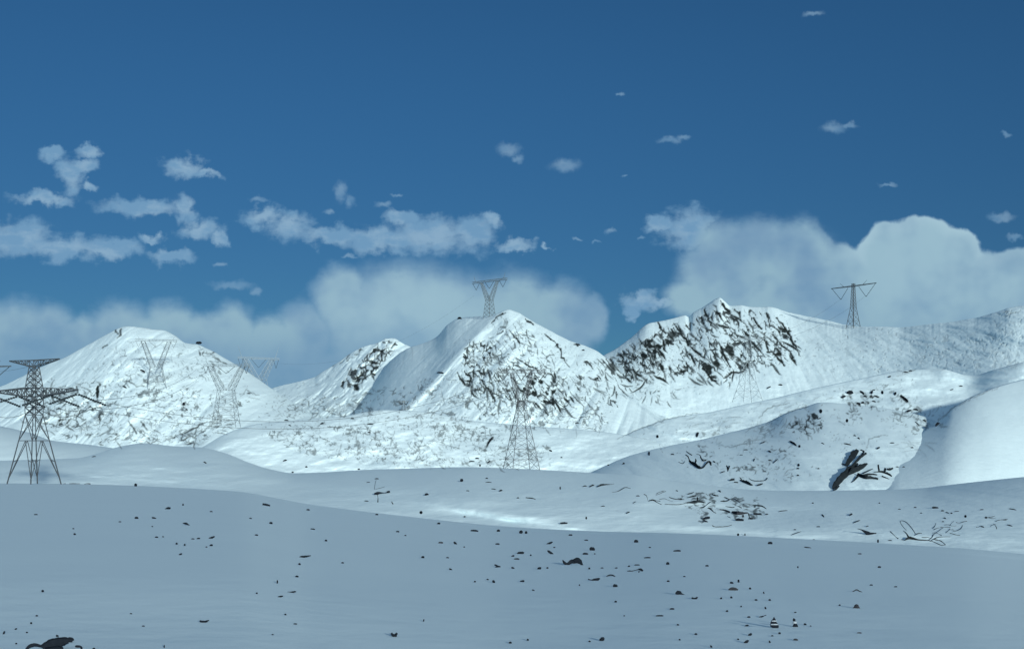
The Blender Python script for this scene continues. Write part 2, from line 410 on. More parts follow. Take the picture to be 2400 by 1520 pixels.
# right-hand hills
network([(1835,975),(1900,958),(1932,985),(1928,1010),(1880,1022),(1835,1008)], (18, 12), 42, 2.4, 0.28, 1.0, 0.04, 21, 8)
network([(1740,1000),(1850,970),(1840,1015),(1740,1050)], (16, 9), -28, 2.0, 0.42, 0.5, 0, 22, 10)
network([(2090,920),(2240,945),(2210,1000),(2140,1020),(2080,985)], (18, 11), 20, 2.2, 0.44, 0.6, 0.03, 23, 12)
network([(1600,1030),(1800,1035),(1900,1060),(1860,1130),(1660,1100)], (22, 10), 10, 1.7, 0.40, 0.75, 0.0, 24, 18)
network([(1480,1020),(1700,985),(2000,905),(2140,880),(2180,960),(1950,940),(1800,985),(1640,1040)], (26, 10), -14, 1.5, 0.42, 0.5, 0.0, 33, 16)
network([(1560,1150),(1800,1150),(1850,1210),(1640,1230)], (26, 7), 8, 1.6, 0.42, 0.8, 0.0, 34, 14)
network([(2100,790),(2420,735),(2420,865),(2150,872)], (20, 10), 75, 2.0, 0.42, 0.22, 0.0, 25, 14)
network([(1870,750),(2120,780),(2130,860),(1900,880)], (34, 12), 80, 1.6, 0.44, 0.14, 0.0, 26, 14)
streaks([(1840,975),(1900,960),(1930,985),(1925,1008),(1880,1018),(1840,1005)], 16, 42, 22, (6, 24), (1.2, 3.0), (0.5, 1.0), 22, 0.5)
streaks([(1740,1000),(1850,970),(1840,1015),(1760,1045)], 40, -28, 30, (8, 26), (0.8, 1.5), (0.1, 0.5), 16, 0.5)
streaks([(1965,915),(2060,908),(2075,950),(1990,955)], 24, 35, 30, (5, 16), (1.2, 3.2), (0.6, 1.0), 22, 0.3)
streaks([(1975,960),(2020,965),(2020,985),(1980,985)], 10, 20, 70, (5, 16), (1.0, 1.8), (0.4, 0.9), 30)
streaks([(2090,930),(2230,950),(2210,1000),(2150,1015),(2090,985)], 42, 10, 50, (5, 24), (0.9, 1.7), (0.1, 0.6), 24, 0.5)
streaks([(1620,1030),(1800,1035),(1880,1060),(1840,1130),(1680,1100)], 46, 0, 45, (4, 18), (0.9, 1.6), (0.15, 0.6), 24)
streaks([(2080,1035),(2180,1030),(2170,1060),(2090,1060)], 22, 5, 15, (8, 30), (0.8, 1.5), (0.1, 0.45), 10)
streaks([(1500,1000),(1760,960),(2060,880),(2140,870),(2140,890),(1900,950),(1600,1020)], 40, -18, 10, (8, 40), (0.7, 1.4), (0.08, 0.4), 8)
for pts in ([(1445,1028),(1492,1006),(1571,979),(1640,966)],[(1779,976),(1800,957),(1815,950),(1850,944)],[(1800,988),(1843,967),(1890,952)],[(2030,1048),(2036,1030),(2050,1022),(2080,1020)],
            [(2115,928),(2128,940)],[(2125,965),(2145,958)],[(2200,985),(2240,950)],[(2105,868),(2125,872),(2145,866)],[(1850,1034),(1868,1046)],[(1965,985),(1980,995)],[(1690,1043),(1715,1048),(1745,1038),(1790,1025)],
            [(2195,990),(2208,978),(2234,956),(2290,926),(2340,908)]):
    rib(pts, 1.5, 0.5)
stroke([(2112,928),(2126,940)], 3.6, 1.0, False)
# fine scatter of stones and stalks, densest on the lower flanks
for poly_, n_ in (([(20,920),(200,850),(300,800),(420,810),(600,900),(560,990),(470,1040),(250,1040),(60,1000)], 420), ([(600,930),(900,900),(1080,860),(1180,990),(1300,1040),(1260,1095),(700,1070),(600,1010)], 620),
                  ([(1090,790),(1190,735),(1300,790),(1420,850),(1450,960),(1400,1010),(1180,1000),(1070,900)], 330), ([(1430,840),(1560,770),(1690,710),(1840,740),(1900,800),(1860,870),(1700,920),(1480,940)], 260),
                  ([(1480,1020),(1750,950),(2130,870),(2210,960),(2160,1010),(2060,1060),(1900,1130),(1640,1110)], 320), ([(1900,770),(2200,765),(2400,740),(2400,860),(2150,866),(1900,880)], 160)):
    streaks(poly_, n_, 25, 60, (1, 7), (0.6, 1.2), (0.18, 0.7), 30, 0.2, 0.38)
ROCK = np.clip(ROCK, 0, 1) * 0.94

# ------------------------------------------------------------------ materials
def new_mat(name):
    m = bpy.data.materials.new(name); m.use_nodes = True
    t = m.node_tree
    return m, t, t.nodes['Principled BSDF']
SNOW = (0.765, 0.915, 0.915)
def snow_mat(name, bump_scale, bump_dist, rock=True):
    m, t, b = new_mat(name)
    n = t.nodes; l = t.links.new
    b.inputs['Roughness'].default_value = 0.75
    b.inputs['Specular IOR Level'].default_value = 0.15
    geo = n.new('ShaderNodeNewGeometry')
    def noise(scale, detail, rough=0.6):
        q = n.new('ShaderNodeTexNoise'); q.inputs['Scale'].default_value = scale
        q.inputs['Detail'].default_value = detail; q.inputs['Roughness'].default_value = rough
        l(geo.outputs['Position'], q.inputs['Vector']); return q
    big = noise(bump_scale * 0.12, 4)
    mixs = n.new('ShaderNodeMix'); mixs.data_type = 'RGBA'
    l(big.outputs['Fac'], mixs.inputs[0])
    mixs.inputs[6].default_value = (SNOW[0] * 0.965, SNOW[1] * 0.965, SNOW[2] * 0.975, 1); mixs.inputs[7].default_value = SNOW + (1,)
    col = mixs.outputs[2]
    if rock:
        at = n.new('ShaderNodeAttribute'); at.attribute_name = 'rock'
        br = noise(bump_scale * 1.2, 3)
        ad = n.new('ShaderNodeMath'); ad.operation = 'MULTIPLY_ADD'
        l(br.outputs['Fac'], ad.inputs[0]); ad.inputs[1].default_value = 0.5; ad.inputs[2].default_value = -0.12
        ad2 = n.new('ShaderNodeMath'); ad2.operation = 'ADD'; l(at.outputs['Fac'], ad2.inputs[0]); 
        mu = n.new('ShaderNodeMath'); mu.operation = 'MULTIPLY'; l(ad.outputs[0], mu.inputs[0]); l(at.outputs['Fac'], mu.inputs[1])
        l(mu.outputs[0], ad2.inputs[1]); ad2.use_clamp = True
        rc = n.new('ShaderNodeMix'); rc.data_type = 'RGBA'
        rn = noise(bump_scale * 0.3, 2)
        l(rn.outputs['Fac'], rc.inputs[0])
        rc.inputs[6].default_value = (0.006, 0.011, 0.013, 1); rc.inputs[7].default_value = (0.024, 0.030, 0.022, 1)
        mx = n.new('ShaderNodeMix'); mx.data_type = 'RGBA'
        l(ad2.outputs[0], mx.inputs[0]); l(col, mx.inputs[6]); l(rc.outputs[2], mx.inputs[7])
        col = mx.outputs[2]
    l(col, b.inputs['Base Color'])
    bn = noise(bump_scale, 5)
    bp = n.new('ShaderNodeBump'); bp.inputs['Distance'].default_value = bump_dist; bp.inputs['Strength'].default_value = 0.6
    l(bn.outputs['Fac'], bp.inputs['Height']); l(bp.outputs[0], b.inputs['Normal'])
    return m
def plain_mat(name, c0, c1, scale, rough=0.8, metal=0.0, bump=0.0):
    m, t, b = new_mat(name); n = t.nodes; l = t.links.new
    q = n.new('ShaderNodeTexNoise'); q.inputs['Scale'].default_value = scale; q.inputs['Detail'].default_value = 5
    geo = n.new('ShaderNodeNewGeometry'); l(geo.outputs['Position'], q.inputs['Vector'])
    mx = n.new('ShaderNodeMix'); mx.data_type = 'RGBA'; l(q.outputs['Fac'], mx.inputs[0])
    mx.inputs[6].default_value = c0 + (1,); mx.inputs[7].default_value = c1 + (1,)
    l(mx.outputs[2], b.inputs['Base Color'])
    b.inputs['Roughness'].default_value = rough; b.inputs['Metallic'].default_value = metal
    if rough > 0.75: b.inputs['Specular IOR Level'].default_value = 0.0
    if bump:
        bp = n.new('ShaderNodeBump'); bp.inputs['Distance'].default_value = bump
        l(q.outputs['Fac'], bp.inputs['Height']); l(bp.outputs[0], b.inputs['Normal'])
    return m
MAT_NEAR = snow_mat('snow_near', 1.1, 0.03, rock=False)
MAT_MID = snow_mat('snow_mid', 0.25, 0.4)
MAT_FAR = snow_mat('snow_far', 0.09, 1.2)
MAT_STONE = plain_mat('dark_stone', (0.005, 0.008, 0.013), (0.020, 0.025, 0.031), 6.0, 0.85, 0, 0.02)
MAT_DIMSNOW = plain_mat('sun_dimmed_snow', (0.26, 0.31, 0.34), (0.34, 0.39, 0.42), 6.0, 0.9)  # snow with its colour darkened to offset direct sun on the bands
MAT_BROWN = plain_mat('brown_stone', (0.018, 0.021, 0.026), (0.048, 0.050, 0.056), 6.0, 0.85, 0, 0.02)
MAT_CROP = plain_mat('outcrop_rock', (0.008, 0.013, 0.017), (0.030, 0.037, 0.040), 0.6, 0.9, 0, 0.2)
MAT_TWIG = plain_mat('dry_twig', (0.012, 0.017, 0.020), (0.035, 0.040, 0.042), 3.0, 0.9)
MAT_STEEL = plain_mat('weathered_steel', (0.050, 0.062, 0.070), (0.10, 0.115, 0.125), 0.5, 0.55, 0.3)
MAT_HAZESTEEL = plain_mat('haze_paled_galvanised_steel', (0.20, 0.25, 0.27), (0.30, 0.36, 0.38), 0.5, 0.6, 0.1)  # steel paled in colour to imitate haze over the faintest pylons
MAT_MIDSTEEL = plain_mat('haze_lightened_galvanised_steel', (0.10, 0.13, 0.145), (0.17, 0.21, 0.225), 0.5, 0.6, 0.2)  # colour lightened a step to imitate haze on the distant pylons
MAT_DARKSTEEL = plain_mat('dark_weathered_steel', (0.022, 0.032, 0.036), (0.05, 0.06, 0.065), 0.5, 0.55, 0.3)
MAT_INSUL = plain_mat('insulator_glaze', (0.014, 0.022, 0.026), (0.03, 0.04, 0.045), 1.0, 0.4)
MAT_CABLE = plain_mat('cable_metal', (0.05, 0.06, 0.065), (0.09, 0.10, 0.105), 0.2, 0.5, 0.3)

# ------------------------------------------------------------------ hills
class Hill:
    def __init__(s, name, label, crest, dcrest, foot, dfoot, step=2.0, rows=100, p=1.0, fold=None, noise=(), crest_rough=0.0,
                 mat=None, xr=None, back=0.55, cat='mountain', vpow=1.0, seed=1, rockdepth=0.0):
        x0, x1 = xr or (crest[0][0], crest[-1][0])
        nx = int((x1 - x0) / step) + 1
        s.x0, s.step, s.nx, s.rows = x0, (x1 - x0) / (nx - 1), nx, rows
        px = np.linspace(x0, x1, nx)
        c = curve(crest, px)
        if crest_rough:
            c = c + fbm(px / 40.0, px * 0 + seed, 4, seed, 0.6) * crest_rough
        f = np.maximum(curve(foot, px), c + 2)
        dc = curve(dcrest, px); df = curve(dfoot, px)
        v = np.linspace(0, 1, rows) ** vpow
        PX, VV = np.meshgrid(px, v)
        ker = np.hanning(81 if step < 3 else 3); ker /= ker.sum(); h_ = len(ker) // 2
        cs = np.convolve(np.pad(c, h_, mode='edge'), ker, 'valid')
        sm = np.clip(VV / 0.3, 0, 1); sm = sm * sm * (3 - 2 * sm)
        cc = c * (1 - sm) + cs * sm
        PY = cc + (f - cc) * VV
        inv = 1 / dc + (1 / df - 1 / dc) * VV ** p
        D = 1 / inv
        if fold is not None: D = D + fold(PX, PY, VV)
        X = (PX - CX) / F * D; Z = (YH - PY) / F * D
        for amp, sx, sz, sh, sd, kind in noise:
            xx = (X + sh * Z) / sx; zz = Z / sz
            q = fbm(xx, zz, 4, sd) if kind == 'f' else (ridge(xx, zz, 3, sd) - 0.6) * 2
            D = D + amp * q
        ix = np.clip(np.rint(PX - MX0).astype(int), 0, MW - 1); iy = np.clip(np.rint(PY).astype(int), 0, MH - 1)
        D = D + ROCK[iy, ix] * rockdepth        # bare rock sits back under the snow pillows
        s.PY, s.D = PY, D
        X = (PX - CX) / F * D; Z = (YH - PY) / F * D
        # rock attribute
        ix = np.clip(np.rint(PX - MX0).astype(int), 0, MW - 1); iy = np.clip(np.rint(PY).astype(int), 0, MH - 1)
        rk = ROCK[iy, ix].astype(float)
        # back side and hidden front skirt
        rowsX, rowsY, rowsZ, rowsR = [], [], [], []
        sc = D[0]
        for k_ in (1.0, 0.35, 0.1, 0.025):
            dd = sc * 0.35 * k_
            rowsX.append(X[0] * (1 + dd / sc)); rowsY.append(sc + dd); rowsZ.append(Z[0] - back * dd * (0.35 + 0.65 * k_)); rowsR.append(np.zeros(nx))
        skX, skY, skZ = X[-1] * 0.985, D[-1] * 0.985, np.minimum(Z[-1] - 15, -60 + 0 * Z[-1])
        VX = np.vstack(rowsX + [X, skX]); VY = np.vstack(rowsY + [D, skY]); VZ = np.vstack(rowsZ + [Z, skZ])
        VR = np.vstack(rowsR + [rk, np.zeros(nx)])
        nr = VX.shape[0]
        co = np.stack([VX, VY, VZ], -1).reshape(-1, 3)
        idx = np.arange(nr * nx).reshape(nr, nx)
        q = np.stack([idx[1:, :-1], idx[1:, 1:], idx[:-1, 1:], idx[:-1, :-1]], -1).reshape(-1, 4)
        me = bpy.data.meshes.new(name)
        me.vertices.add(len(co)); me.vertices.foreach_set('co', co.ravel())
        me.loops.add(q.size); me.loops.foreach_set('vertex_index', q.ravel().astype(np.int32))
        me.polygons.add(len(q))
        me.polygons.foreach_set('loop_start', np.arange(0, q.size, 4, dtype=np.int32))
        me.polygons.foreach_set('loop_total', np.full(len(q), 4, np.int32))
        me.polygons.foreach_set('use_smooth', np.ones(len(q), bool))
        me.update(calc_edges=True)
        a = me.attributes.new('rock', 'FLOAT', 'POINT'); a.data.foreach_set('value', VR.ravel().astype(np.float32))
        me.materials.append(mat or MAT_FAR)
        s.o = bpy.data.objects.new(name, me); COL.objects.link(s.o)
        tag(s.o, label, cat, kind='structure')
    def depth(s, px, py):
        i = min(max((px - s.x0) / s.step, 0), s.nx - 1.001); i0 = int(i); fi = i - i0
        def col(j):
            return float(np.interp(py, s.PY[:, j], s.D[:, j]))
        return col(i0) * (1 - fi) + col(i0 + 1) * fi

def fold_centre(PX, PY, V_):
    ps = 1165 - (PY - 735) * 0.95          # spur running down to the left from the summit
    return np.where(PX < ps, (ps - PX) * 0.62, 0) - 18 * np.exp(-((PX - ps) / 22) ** 2)

left_mt = Hill('mountain', 'broad snow-covered mountain with a flat-topped summit behind two pylons', 
    [(-1400,1075),(-1000,1050),(-600,1020),(-300,985),(-160,950),(-60,918),(0,905),(40,888),(90,862),(150,838),(210,805),(250,783),(280,768),(300,764),(330,767),(360,772),(385,774),(410,786),(435,803),(460,806),(490,818),(530,840),(560,858),(600,884),(635,909),(700,950),(760,990)],
    [(-1400,2000),(-300,1900),(0,1720),(300,1620),(640,1560),(760,1500)], [(-1400,1090),(-300,1070),(760,1070)], [(-1400,1500),(-300,1380),(300,1230),(760,1200)],
    step=1.5, rows=190, p=0.85, noise=((16,70,60,0.3,11,'f'),(7,30,40,-0.3,12,'r'),(2.0,8,8,0,13,'f')), crest_rough=1.2, seed=2, rockdepth=1.6)
stony_peak = Hill('mountain', 'small stony peak half buried in snow beside the central summit',
    [(520,980),(560,945),(600,922),(640,908),(700,893),(735,884),(760,868),(790,850),(815,832),(845,815),(875,806),(890,800),(905,791),(925,793),(938,800),(948,806),(975,818),(1010,845),(1050,885),(1100,930)],
    [(520,1900),(900,1850),(1100,1850)], [(520,1010),(1100,1010)], [(520,1500),(1100,1450)],
    step=1.5, rows=130, noise=((16,50,50,0.3,21,'f'),(10,22,26,-0.5,22,'r'),(2.5,6,6,0,23,'f')), crest_rough=2.6, seed=5, rockdepth=4.0)
centre_mt = Hill('mountain', 'pointed central mountain with a rock-ribbed face and smooth left flank',
    [(760,1010),(820,955),(870,900),(915,845),(955,816),(985,806),(1022,789),(1050,760),(1075,746),(1100,743),(1130,740),(1150,739),(1165,734),(1190,725),(1210,731),(1240,747),(1290,775),(1340,799),(1370,808),(1395,820),(1415,834),(1450,862),(1500,900),(1560,950)],
    [(760,1700),(985,1560),(1190,1450),(1560,1420)], [(760,1060),(1560,1030)], [(760,1080),(1190,1060),(1560,1060)],
    step=1.4, rows=230, p=0.8, fold=fold_centre, noise=((9,60,60,0.5,31,'f'),(6,20,60,-0.75,32,'r'),(1.8,7,7,0,33,'f')), crest_rough=2.0, seed=9, rockdepth=2.5)
right_mt = Hill('mountain', 'long right-hand mountain with diagonal dark rock ribs and a smooth saddle',
    [(1300,930),(1350,880),(1385,850),(1412,833),(1440,818),(1475,795),(1522,757),(1545,753),(1575,746),(1605,739),(1614,743),(1625,732),(1645,721),(1665,708),(1678,700),(1687,697),(1697,704),(1712,716),(1735,715),(1760,719),(1800,718),(1850,732),(1900,742),(1950,752),(1985,762),(2030,766),(2100,766),(2200,757),(2290,744),(2340,730),(2370,720),(2400,715),(2520,700),(2800,690),(3300,760),(3900,930)],
    [(1300,1500),(1412,1560),(1690,1720),(1850,1700),(2050,1500),(2400,1280),(2800,1200)], [(1300,1010),(1700,985),(2100,960),(2800,960),(3900,1000)], [(1300,1150),(1690,1230),(2000,1230),(2400,1080),(2800,1050)],
    step=1.5, rows=200, p=0.85, noise=((12,70,60,0.5,41,'f'),(2.5,24,70,-0.3,42,'r'),(1.8,7,7,0,43,'f')), crest_rough=2.0, seed=14, rockdepth=2.5)
bench = Hill('hill', 'speckled snowy bench at the foot of the central mountain',
    [(400,1110),(450,1062),(480,1044),(533,1014),(604,993),(700,984),(800,975),(900,960),(1000,965),(1100,985),(1250,998),(1400,1010),(1500,1025),(1600,1050),(1700,1090)],
    [(400,900),(700,965),(1100,975),(1400,960),(1700,900)], [(400,1130),(1700,1150)], [(400,780),(700,825),(1100,840),(1700,800)],
    step=1.6, rows=110, p=0.85, noise=((7,40,14,0,51,'f'),(2.0,10,4,0,52,'f')), mat=MAT_MID, cat='hill')
far_right_hill = Hill('hill', 'rolling snow hill below the saddle of the long mountain',
    [(1380,1060),(1445,1029),(1492,1007),(1571,980),(1666,965),(1750,946),(1800,936),(1900,912),(2017,887),(2134,866),(2200,864),(2277,880),(2330,866),(2400,848),(2520,830),(2800,820)],
    [(1380,960),(1800,1010),(2134,1030),(2400,960),(2800,940)], [(1380,1150),(2800,1100)], [(1380,860),(1800,830),(2400,800),(2800,780)],
    step=1.8, rows=140, p=0.9, noise=((10,45,16,0.8,61,'f'),(2.2,10,5,0,62,'f')), mat=MAT_MID, cat='hill')
near_right_hill = Hill('hill', 'snow spur with a rocky patch under its edge in front of the rolling hill',
    [(1360,1118),(1420,1090),(1480,1066),(1560,1046),(1640,1030),(1720,1011),(1800,988),(1843,967),(1890,952),(1926,942),(1990,947),(2060,954),(2130,966),(2200,990),(2270,1060),(2330,1130)],
    [(1360,720),(1600,770),(1900,825),(2080,785),(2200,748),(2330,730)], [(1360,1160),(2330,1160)], [(1360,600),(1700,545),(2000,525),(2330,560)],
    step=1.8, rows=120, p=0.9, noise=((10,40,14,0.8,71,'f'),(2,9,5,0,72,'f')), mat=MAT_MID, cat='hill')
knoll = Hill('hill', 'smooth rounded bright snow knoll at the far right',
    [(2000,1152),(2060,1101),(2110,1058),(2160,1015),(2208,977),(2234,955),(2290,923),(2345,903),(2400,888),(2480,868),(2600,850),(2800,850)],
    [(2000,552),(2060,596),(2110,645),(2160,690),(2208,722),(2300,766),(2400,800),(2800,880)], [(2000,1190),(2800,1190)],
    [(2000,530),(2110,485),(2208,485),(2300,505),(2400,530),(2800,640)],
    step=2.0, rows=110, p=0.98, noise=((3,60,30,0,81,'f'),(0.8,12,8,0,82,'f')), mat=MAT_MID, cat='hill')
left_shoulder = Hill('hill', 'grey snow shoulder showing between the legs of the dark pylon',
    [(-1300,1098),(-900,1040),(-500,975),(-300,960),(-60,988),(0,998),(71,1014),(124,1032),(213,1042),(300,1056),(420,1090)],
    [(-1300,1200),(-300,1150),(0,1100),(420,960)], [(-1300,1116),(-300,1112),(0,1100),(150,1096),(420,1100)], [(-300,820),(420,810)],
    step=2.2, rows=60, p=0.45, noise=((5,50,16,0,91,'f'),(1,10,6,0,92,'f')), mat=MAT_MID, cat='hill')
L0C = [(-6000,1080),(-1600,1105),(-400,1126),(0,1132),(145,1133),(320,1138),(440,1144),(560,1152),(650,1168),(720,1182),(800,1193),(1000,1219),(1200,1241),(1400,1252),(1600,1258),(1850,1271),(2050,1283),(2250,1297),(2400,1312),(2800,1350),(3900,1430),(8400,1500)]
def l0c(x): return float(curve(L0C, np.array([float(x)]))[0])
def fold_mid(PX, PY, V_):
    q = 0
    for x0, y0, x1, y1, A, w_ in ((1010,1186,1430,1252,5.5,11),(1560,1180,1900,1192,4,8),(1880,1230,2260,1264,3,10),(820,1140,1180,1180,4,14),(1560,1236,1960,1262,3.5,9),(560,1120,860,1150,3,10)):
        t = (PX - x0) / (x1 - x0); ly = y0 + (y1 - y0) * t
        q = q + A * np.tanh((PY - ly) / w_) * np.clip(np.minimum(t + 0.15, 1.15 - t) * 3, 0, 1) * np.exp(-((PY - ly) / 40) ** 2)
    return q
mid_slope = Hill('hill', 'middle snow slope with scattered stones beyond the ground edge',
    [(-1700,1150),(-1100,1128),(-600,1110),(-100,1088),(0,1079),(180,1073),(225,1063),(280,1046),(337,1038),(409,1045),(472,1048),(530,1062),(580,1082),(630,1098),(690,1108),(760,1106),(840,1101),(960,1097),(1090,1094),(1200,1097),(1300,1102),(1400,1108),(1480,1112),(1560,1124),(1640,1134),(1750,1146),(1850,1149),(2000,1148),(2100,1146),(2170,1142),(2220,1136),(2300,1127),(2400,1117),(2550,1106),(3000,1090)],
    [(-600,760),(337,760),(700,650),(1200,610),(1700,560),(2000,540),(2400,520),(3000,500)],
    [(x, l0c(x) + 25) for x in (-600,-100,145,320,440,560,650,800,1000,1200,1400,1600,1850,2050,2250,2400,2800,3000)],
    [(-600,560),(145,560),(650,430),(1200,340),(1700,315),(2400,285),(3000,260)],
    step=2.2, rows=120, p=0.62, noise=((9,70,6,0,101,'f'),(1.6,14,2.0,0,102,'f')), mat=MAT_MID, cat='hill', vpow=1.2, fold=fold_mid)
ground = Hill('ground', 'shaded foreground snowfield strewn with small dark stones', L0C,
    [(-6000,540),(0,500),(300,470),(600,330),(900,215),(1200,150),(1600,105),(2000,85),(2400,72),(3900,60),(8400,50)],
    [(-6000,2390),(8400,2390)], [(-6000,4.0),(8400,4.0)], step=6.0, rows=220, p=1.0, vpow=1.6,
    noise=((0.10,3.0,0.35,0.5,111,'f'),(1.3,26,1.4,1.6,112,'f')), mat=MAT_NEAR, cat='ground', back=0.10)
#
# base sheet that carries everything and reaches the horizon
def base_sheet():
    ys = np.concatenate([np.linspace(-600, 4, 12), np.linspace(8, 400, 20), np.linspace(500, 9000, 12)])
    xs = np.concatenate([np.linspace(-9000, -600, 8), np.linspace(-500, 500, 21), np.linspace(600, 9000, 8)])
    vs, fs = [], []
    for y in ys:
        for x in xs:
            z = -2.25 if y < 5 else max(-2.25 - 0.14 * (y - 5), -62)
            vs.append((x, y, z))
    n = len(xs)
    for j in range(len(ys) - 1):
        for i in range(n - 1):
            fs.append((j*n+i, j*n+i+1, (j+1)*n+i+1, (j+1)*n+i))
    o = mesh_obj('terrain', vs, fs, MAT_MID, smooth=True)
    tag(o, 'snow-covered valley floor below all the hills', 'terrain', kind='structure')
base_sheet()
#__OBJECTS__
# ------------------------------------------------------------------ pylons
class MB:
    def __init__(s): s.v, s.f = [], []
    def bar(s, a, b, t, t2=None):
        a = np.array(a, float); b = np.array(b, float); d = b - a; l_ = np.linalg.norm(d)
        if l_ < 1e-6: return
        d /= l_; up = np.array((0, 0, 1.0)) if abs(d[2]) < 0.9 else np.array((0, 1.0, 0))
        u = np.cross(d, up); u /= np.linalg.norm(u); w_ = np.cross(d, u)
        n = len(s.v)
        for p, q in ((a, t), (b, t2 or t)):
            for i, j in ((-1, -1), (1, -1), (1, 1), (-1, 1)):
                s.v.append(tuple(p + (u * i + w_ * j) * q / 2))
        s.f += [(n, n+1, n+2, n+3)[::-1], (n+4, n+5, n+6, n+7)] + [(n+i, n+(i+1) % 4, n+4+(i+1) % 4, n+4+i) for i in range(4)]
    def string(s, a, b, r, k=9):
        """insulator: a rod threaded through discs"""
        a = np.array(a, float); b = np.array(b, float)
        s.bar(a, b, r * 0.5)
        for i in range(k):
            p = a + (b - a) * (i + 0.3) / k; q = a + (b - a) * (i + 0.75) / k
            s.bar(p, q, r * 1.6, r)
    def build(s, name, mat, parent=None): return mesh_obj(name, s.v, s.f, mat, parent)
def lattice(mb, lo, hi, n, t, caps=True):
    """bracing between two rings of four corners"""
    lo = np.array(lo, float); hi = np.array(hi, float)
    for k_ in range(n):
        a = lo + (hi - lo) * k_ / n; b = lo + (hi - lo) * (k_ + 1) / n
        for i in range(4):
            j = (i + 1) % 4
            mb.bar(a[i], b[j], t); mb.bar(a[j], b[i], t)
            if caps: mb.bar(b[i], b[j], t)
def ring(cx, hw, hd, z): return [(cx - hw, -hd, z), (cx + hw, -hd, z), (cx + hw, hd, z), (cx - hw, hd, z)]
def pylon_root(name, label, px, py, d, yaw):
    o = bpy.data.objects.new(name, None); COL.objects.link(o)
    o.location = P3(px, py, d); o.rotation_euler = (0, 0, R(yaw) - math.atan2(px - CX, F)); o.empty_display_size = 2
    return tag(o, label, 'pylon', 'lattice pylons across the snowfield')
def legs(root, lo, hi, t, mat, sink=3.0):
    for a, b in zip(lo, hi):
        m = MB(); a2 = np.array(a) - (np.array(b) - np.array(a)) / max(b[2] - a[2], 1e-3) * sink
        m.bar(a2, b, t * 1.25, t); m.build('leg', mat, root)
def truss(mb, x0, x1, z, h0, h1, w0, w1, t, n=8, zr=0.0):
    """crossarm truss along x from x0 to x1, depth h0..h1, width w0..w1, far end raised by zr"""
    def sec(q):
        x = x0 + (x1 - x0) * q; h = h0 + (h1 - h0) * q; w_ = w0 + (w1 - w0) * q; zz = z + zr * q
        return [(x, -w_/2, zz), (x, w_/2, zz), (x, w_/2, zz + h), (x, -w_/2, zz + h)]
    for i in range(n):
        a, b = sec(i / n), sec((i + 1) / n)
        for k_ in range(4):
            mb.bar(a[k_], b[k_], t); mb.bar(a[k_], b[(k_ + 1) % 4] if i % 2 else b[(k_ - 1) % 4], t * .6); mb.bar(b[k_], b[(k_ + 1) % 4], t * .6)

def fork_pylon(label, px, py, d, m, base, waist, arm, cross, yaw=0, t=0.34, mat=None, vdrop=14, peaks=10, tilt=0.0, low=None, body_n=4):
    """Y-shaped pylon. measures in photo pixels times m metres: base=half width, waist=(half width, height),
       arm=(half spread, height), cross=half length"""
    mat = mat or MAT_STEEL
    root = pylon_root('pylon', label, px, py, d, yaw)
    b, (wh, wz), (ah, az), c = base * m, (waist[0] * m, waist[1] * m), (arm[0] * m, arm[1] * m), cross * m
    lo, hi = ring(0, b, b, 0), ring(0, wh, wh, wz)
    legs(root, lo, hi, t, mat)
    mb = MB(); lattice(mb, lo, hi, body_n, t * 0.62); mb.build('bracing', mat, root)
    for sgn in (-1, 1):
        mb = MB()
        cw = max(wh * 0.42, 0.9)
        l2 = [(sgn * wh * 0.55 + q[0], q[1], wz) for q in ring(0, cw, wh, 0)]
        h2 = [(sgn * ah + q[0], q[1], az) for q in ring(0, cw * 0.75, cw, 0)]
        for q1, q2 in zip(l2, h2): mb.bar(q1, q2, t * 0.85)
        lattice(mb, l2, h2, 5, t * 0.5)
        mb.build('fork_arm', mat, root)
    hgt = max(1.6, 4 * m)
    mb = MB(); truss(mb, -c, c, az, hgt, hgt, hgt * 0.9, hgt * 0.9, t * 0.8, 12); mb.build('crossarm', mat, root)
    for sgn in (-1, 1):
        mb = MB(); x = sgn * c * 0.86
        for q in (-1, 1): mb.bar((x - sgn * 1.4, q * .6, az + hgt), (x + sgn * peaks * m * .25, 0, az + hgt + peaks * m), t * .6, t * .3)
        mb.build('earth_peak', mat, root)
    mx = (c - ah)
    for x0, x1 in ((-c * .98, -ah - 0.2 * mx), (-ah * .55, ah * .55), (ah + 0.2 * mx, c * .98)):
        mb = MB(); mid = (x0 + x1) / 2
        mb.string((x0, 0, az), (mid, 0, az - vdrop * m), 0.34); mb.string((x1, 0, az), (mid, 0, az - vdrop * m), 0.34)
        mb.build('insulator', MAT_INSUL, root)
    return root

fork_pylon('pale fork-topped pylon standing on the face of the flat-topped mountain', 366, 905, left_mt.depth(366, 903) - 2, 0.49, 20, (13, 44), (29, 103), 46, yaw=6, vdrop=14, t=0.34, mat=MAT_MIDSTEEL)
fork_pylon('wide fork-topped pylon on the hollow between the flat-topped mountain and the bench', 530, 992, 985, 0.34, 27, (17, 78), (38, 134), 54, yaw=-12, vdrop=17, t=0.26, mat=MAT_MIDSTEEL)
fork_pylon('fork-topped pylon rising beside the pointed central summit', 1147, 742, centre_mt.depth(1147, 742) + 4, 0.5, 10, (6.5, 38), (27, 82), 58, yaw=-46, vdrop=16, peaks=14, t=0.34, mat=MAT_MIDSTEEL)
p5 = fork_pylon('tall narrow pylon standing in front of the rocky central face', 1222, 1101, 600, 0.205, 34, (9, 150), (24, 230), 62, yaw=20, vdrop=18, peaks=10, t=0.20, body_n=6, mat=MAT_STEEL)
fork_pylon('half-hidden pylon peeping over the falling flank of the flat-topped mountain', 606, 950, 1640, 0.57, 20, (14, 60), (34, 108), 52, yaw=25, vdrop=20, peaks=26, t=0.36, mat=MAT_HAZESTEEL)

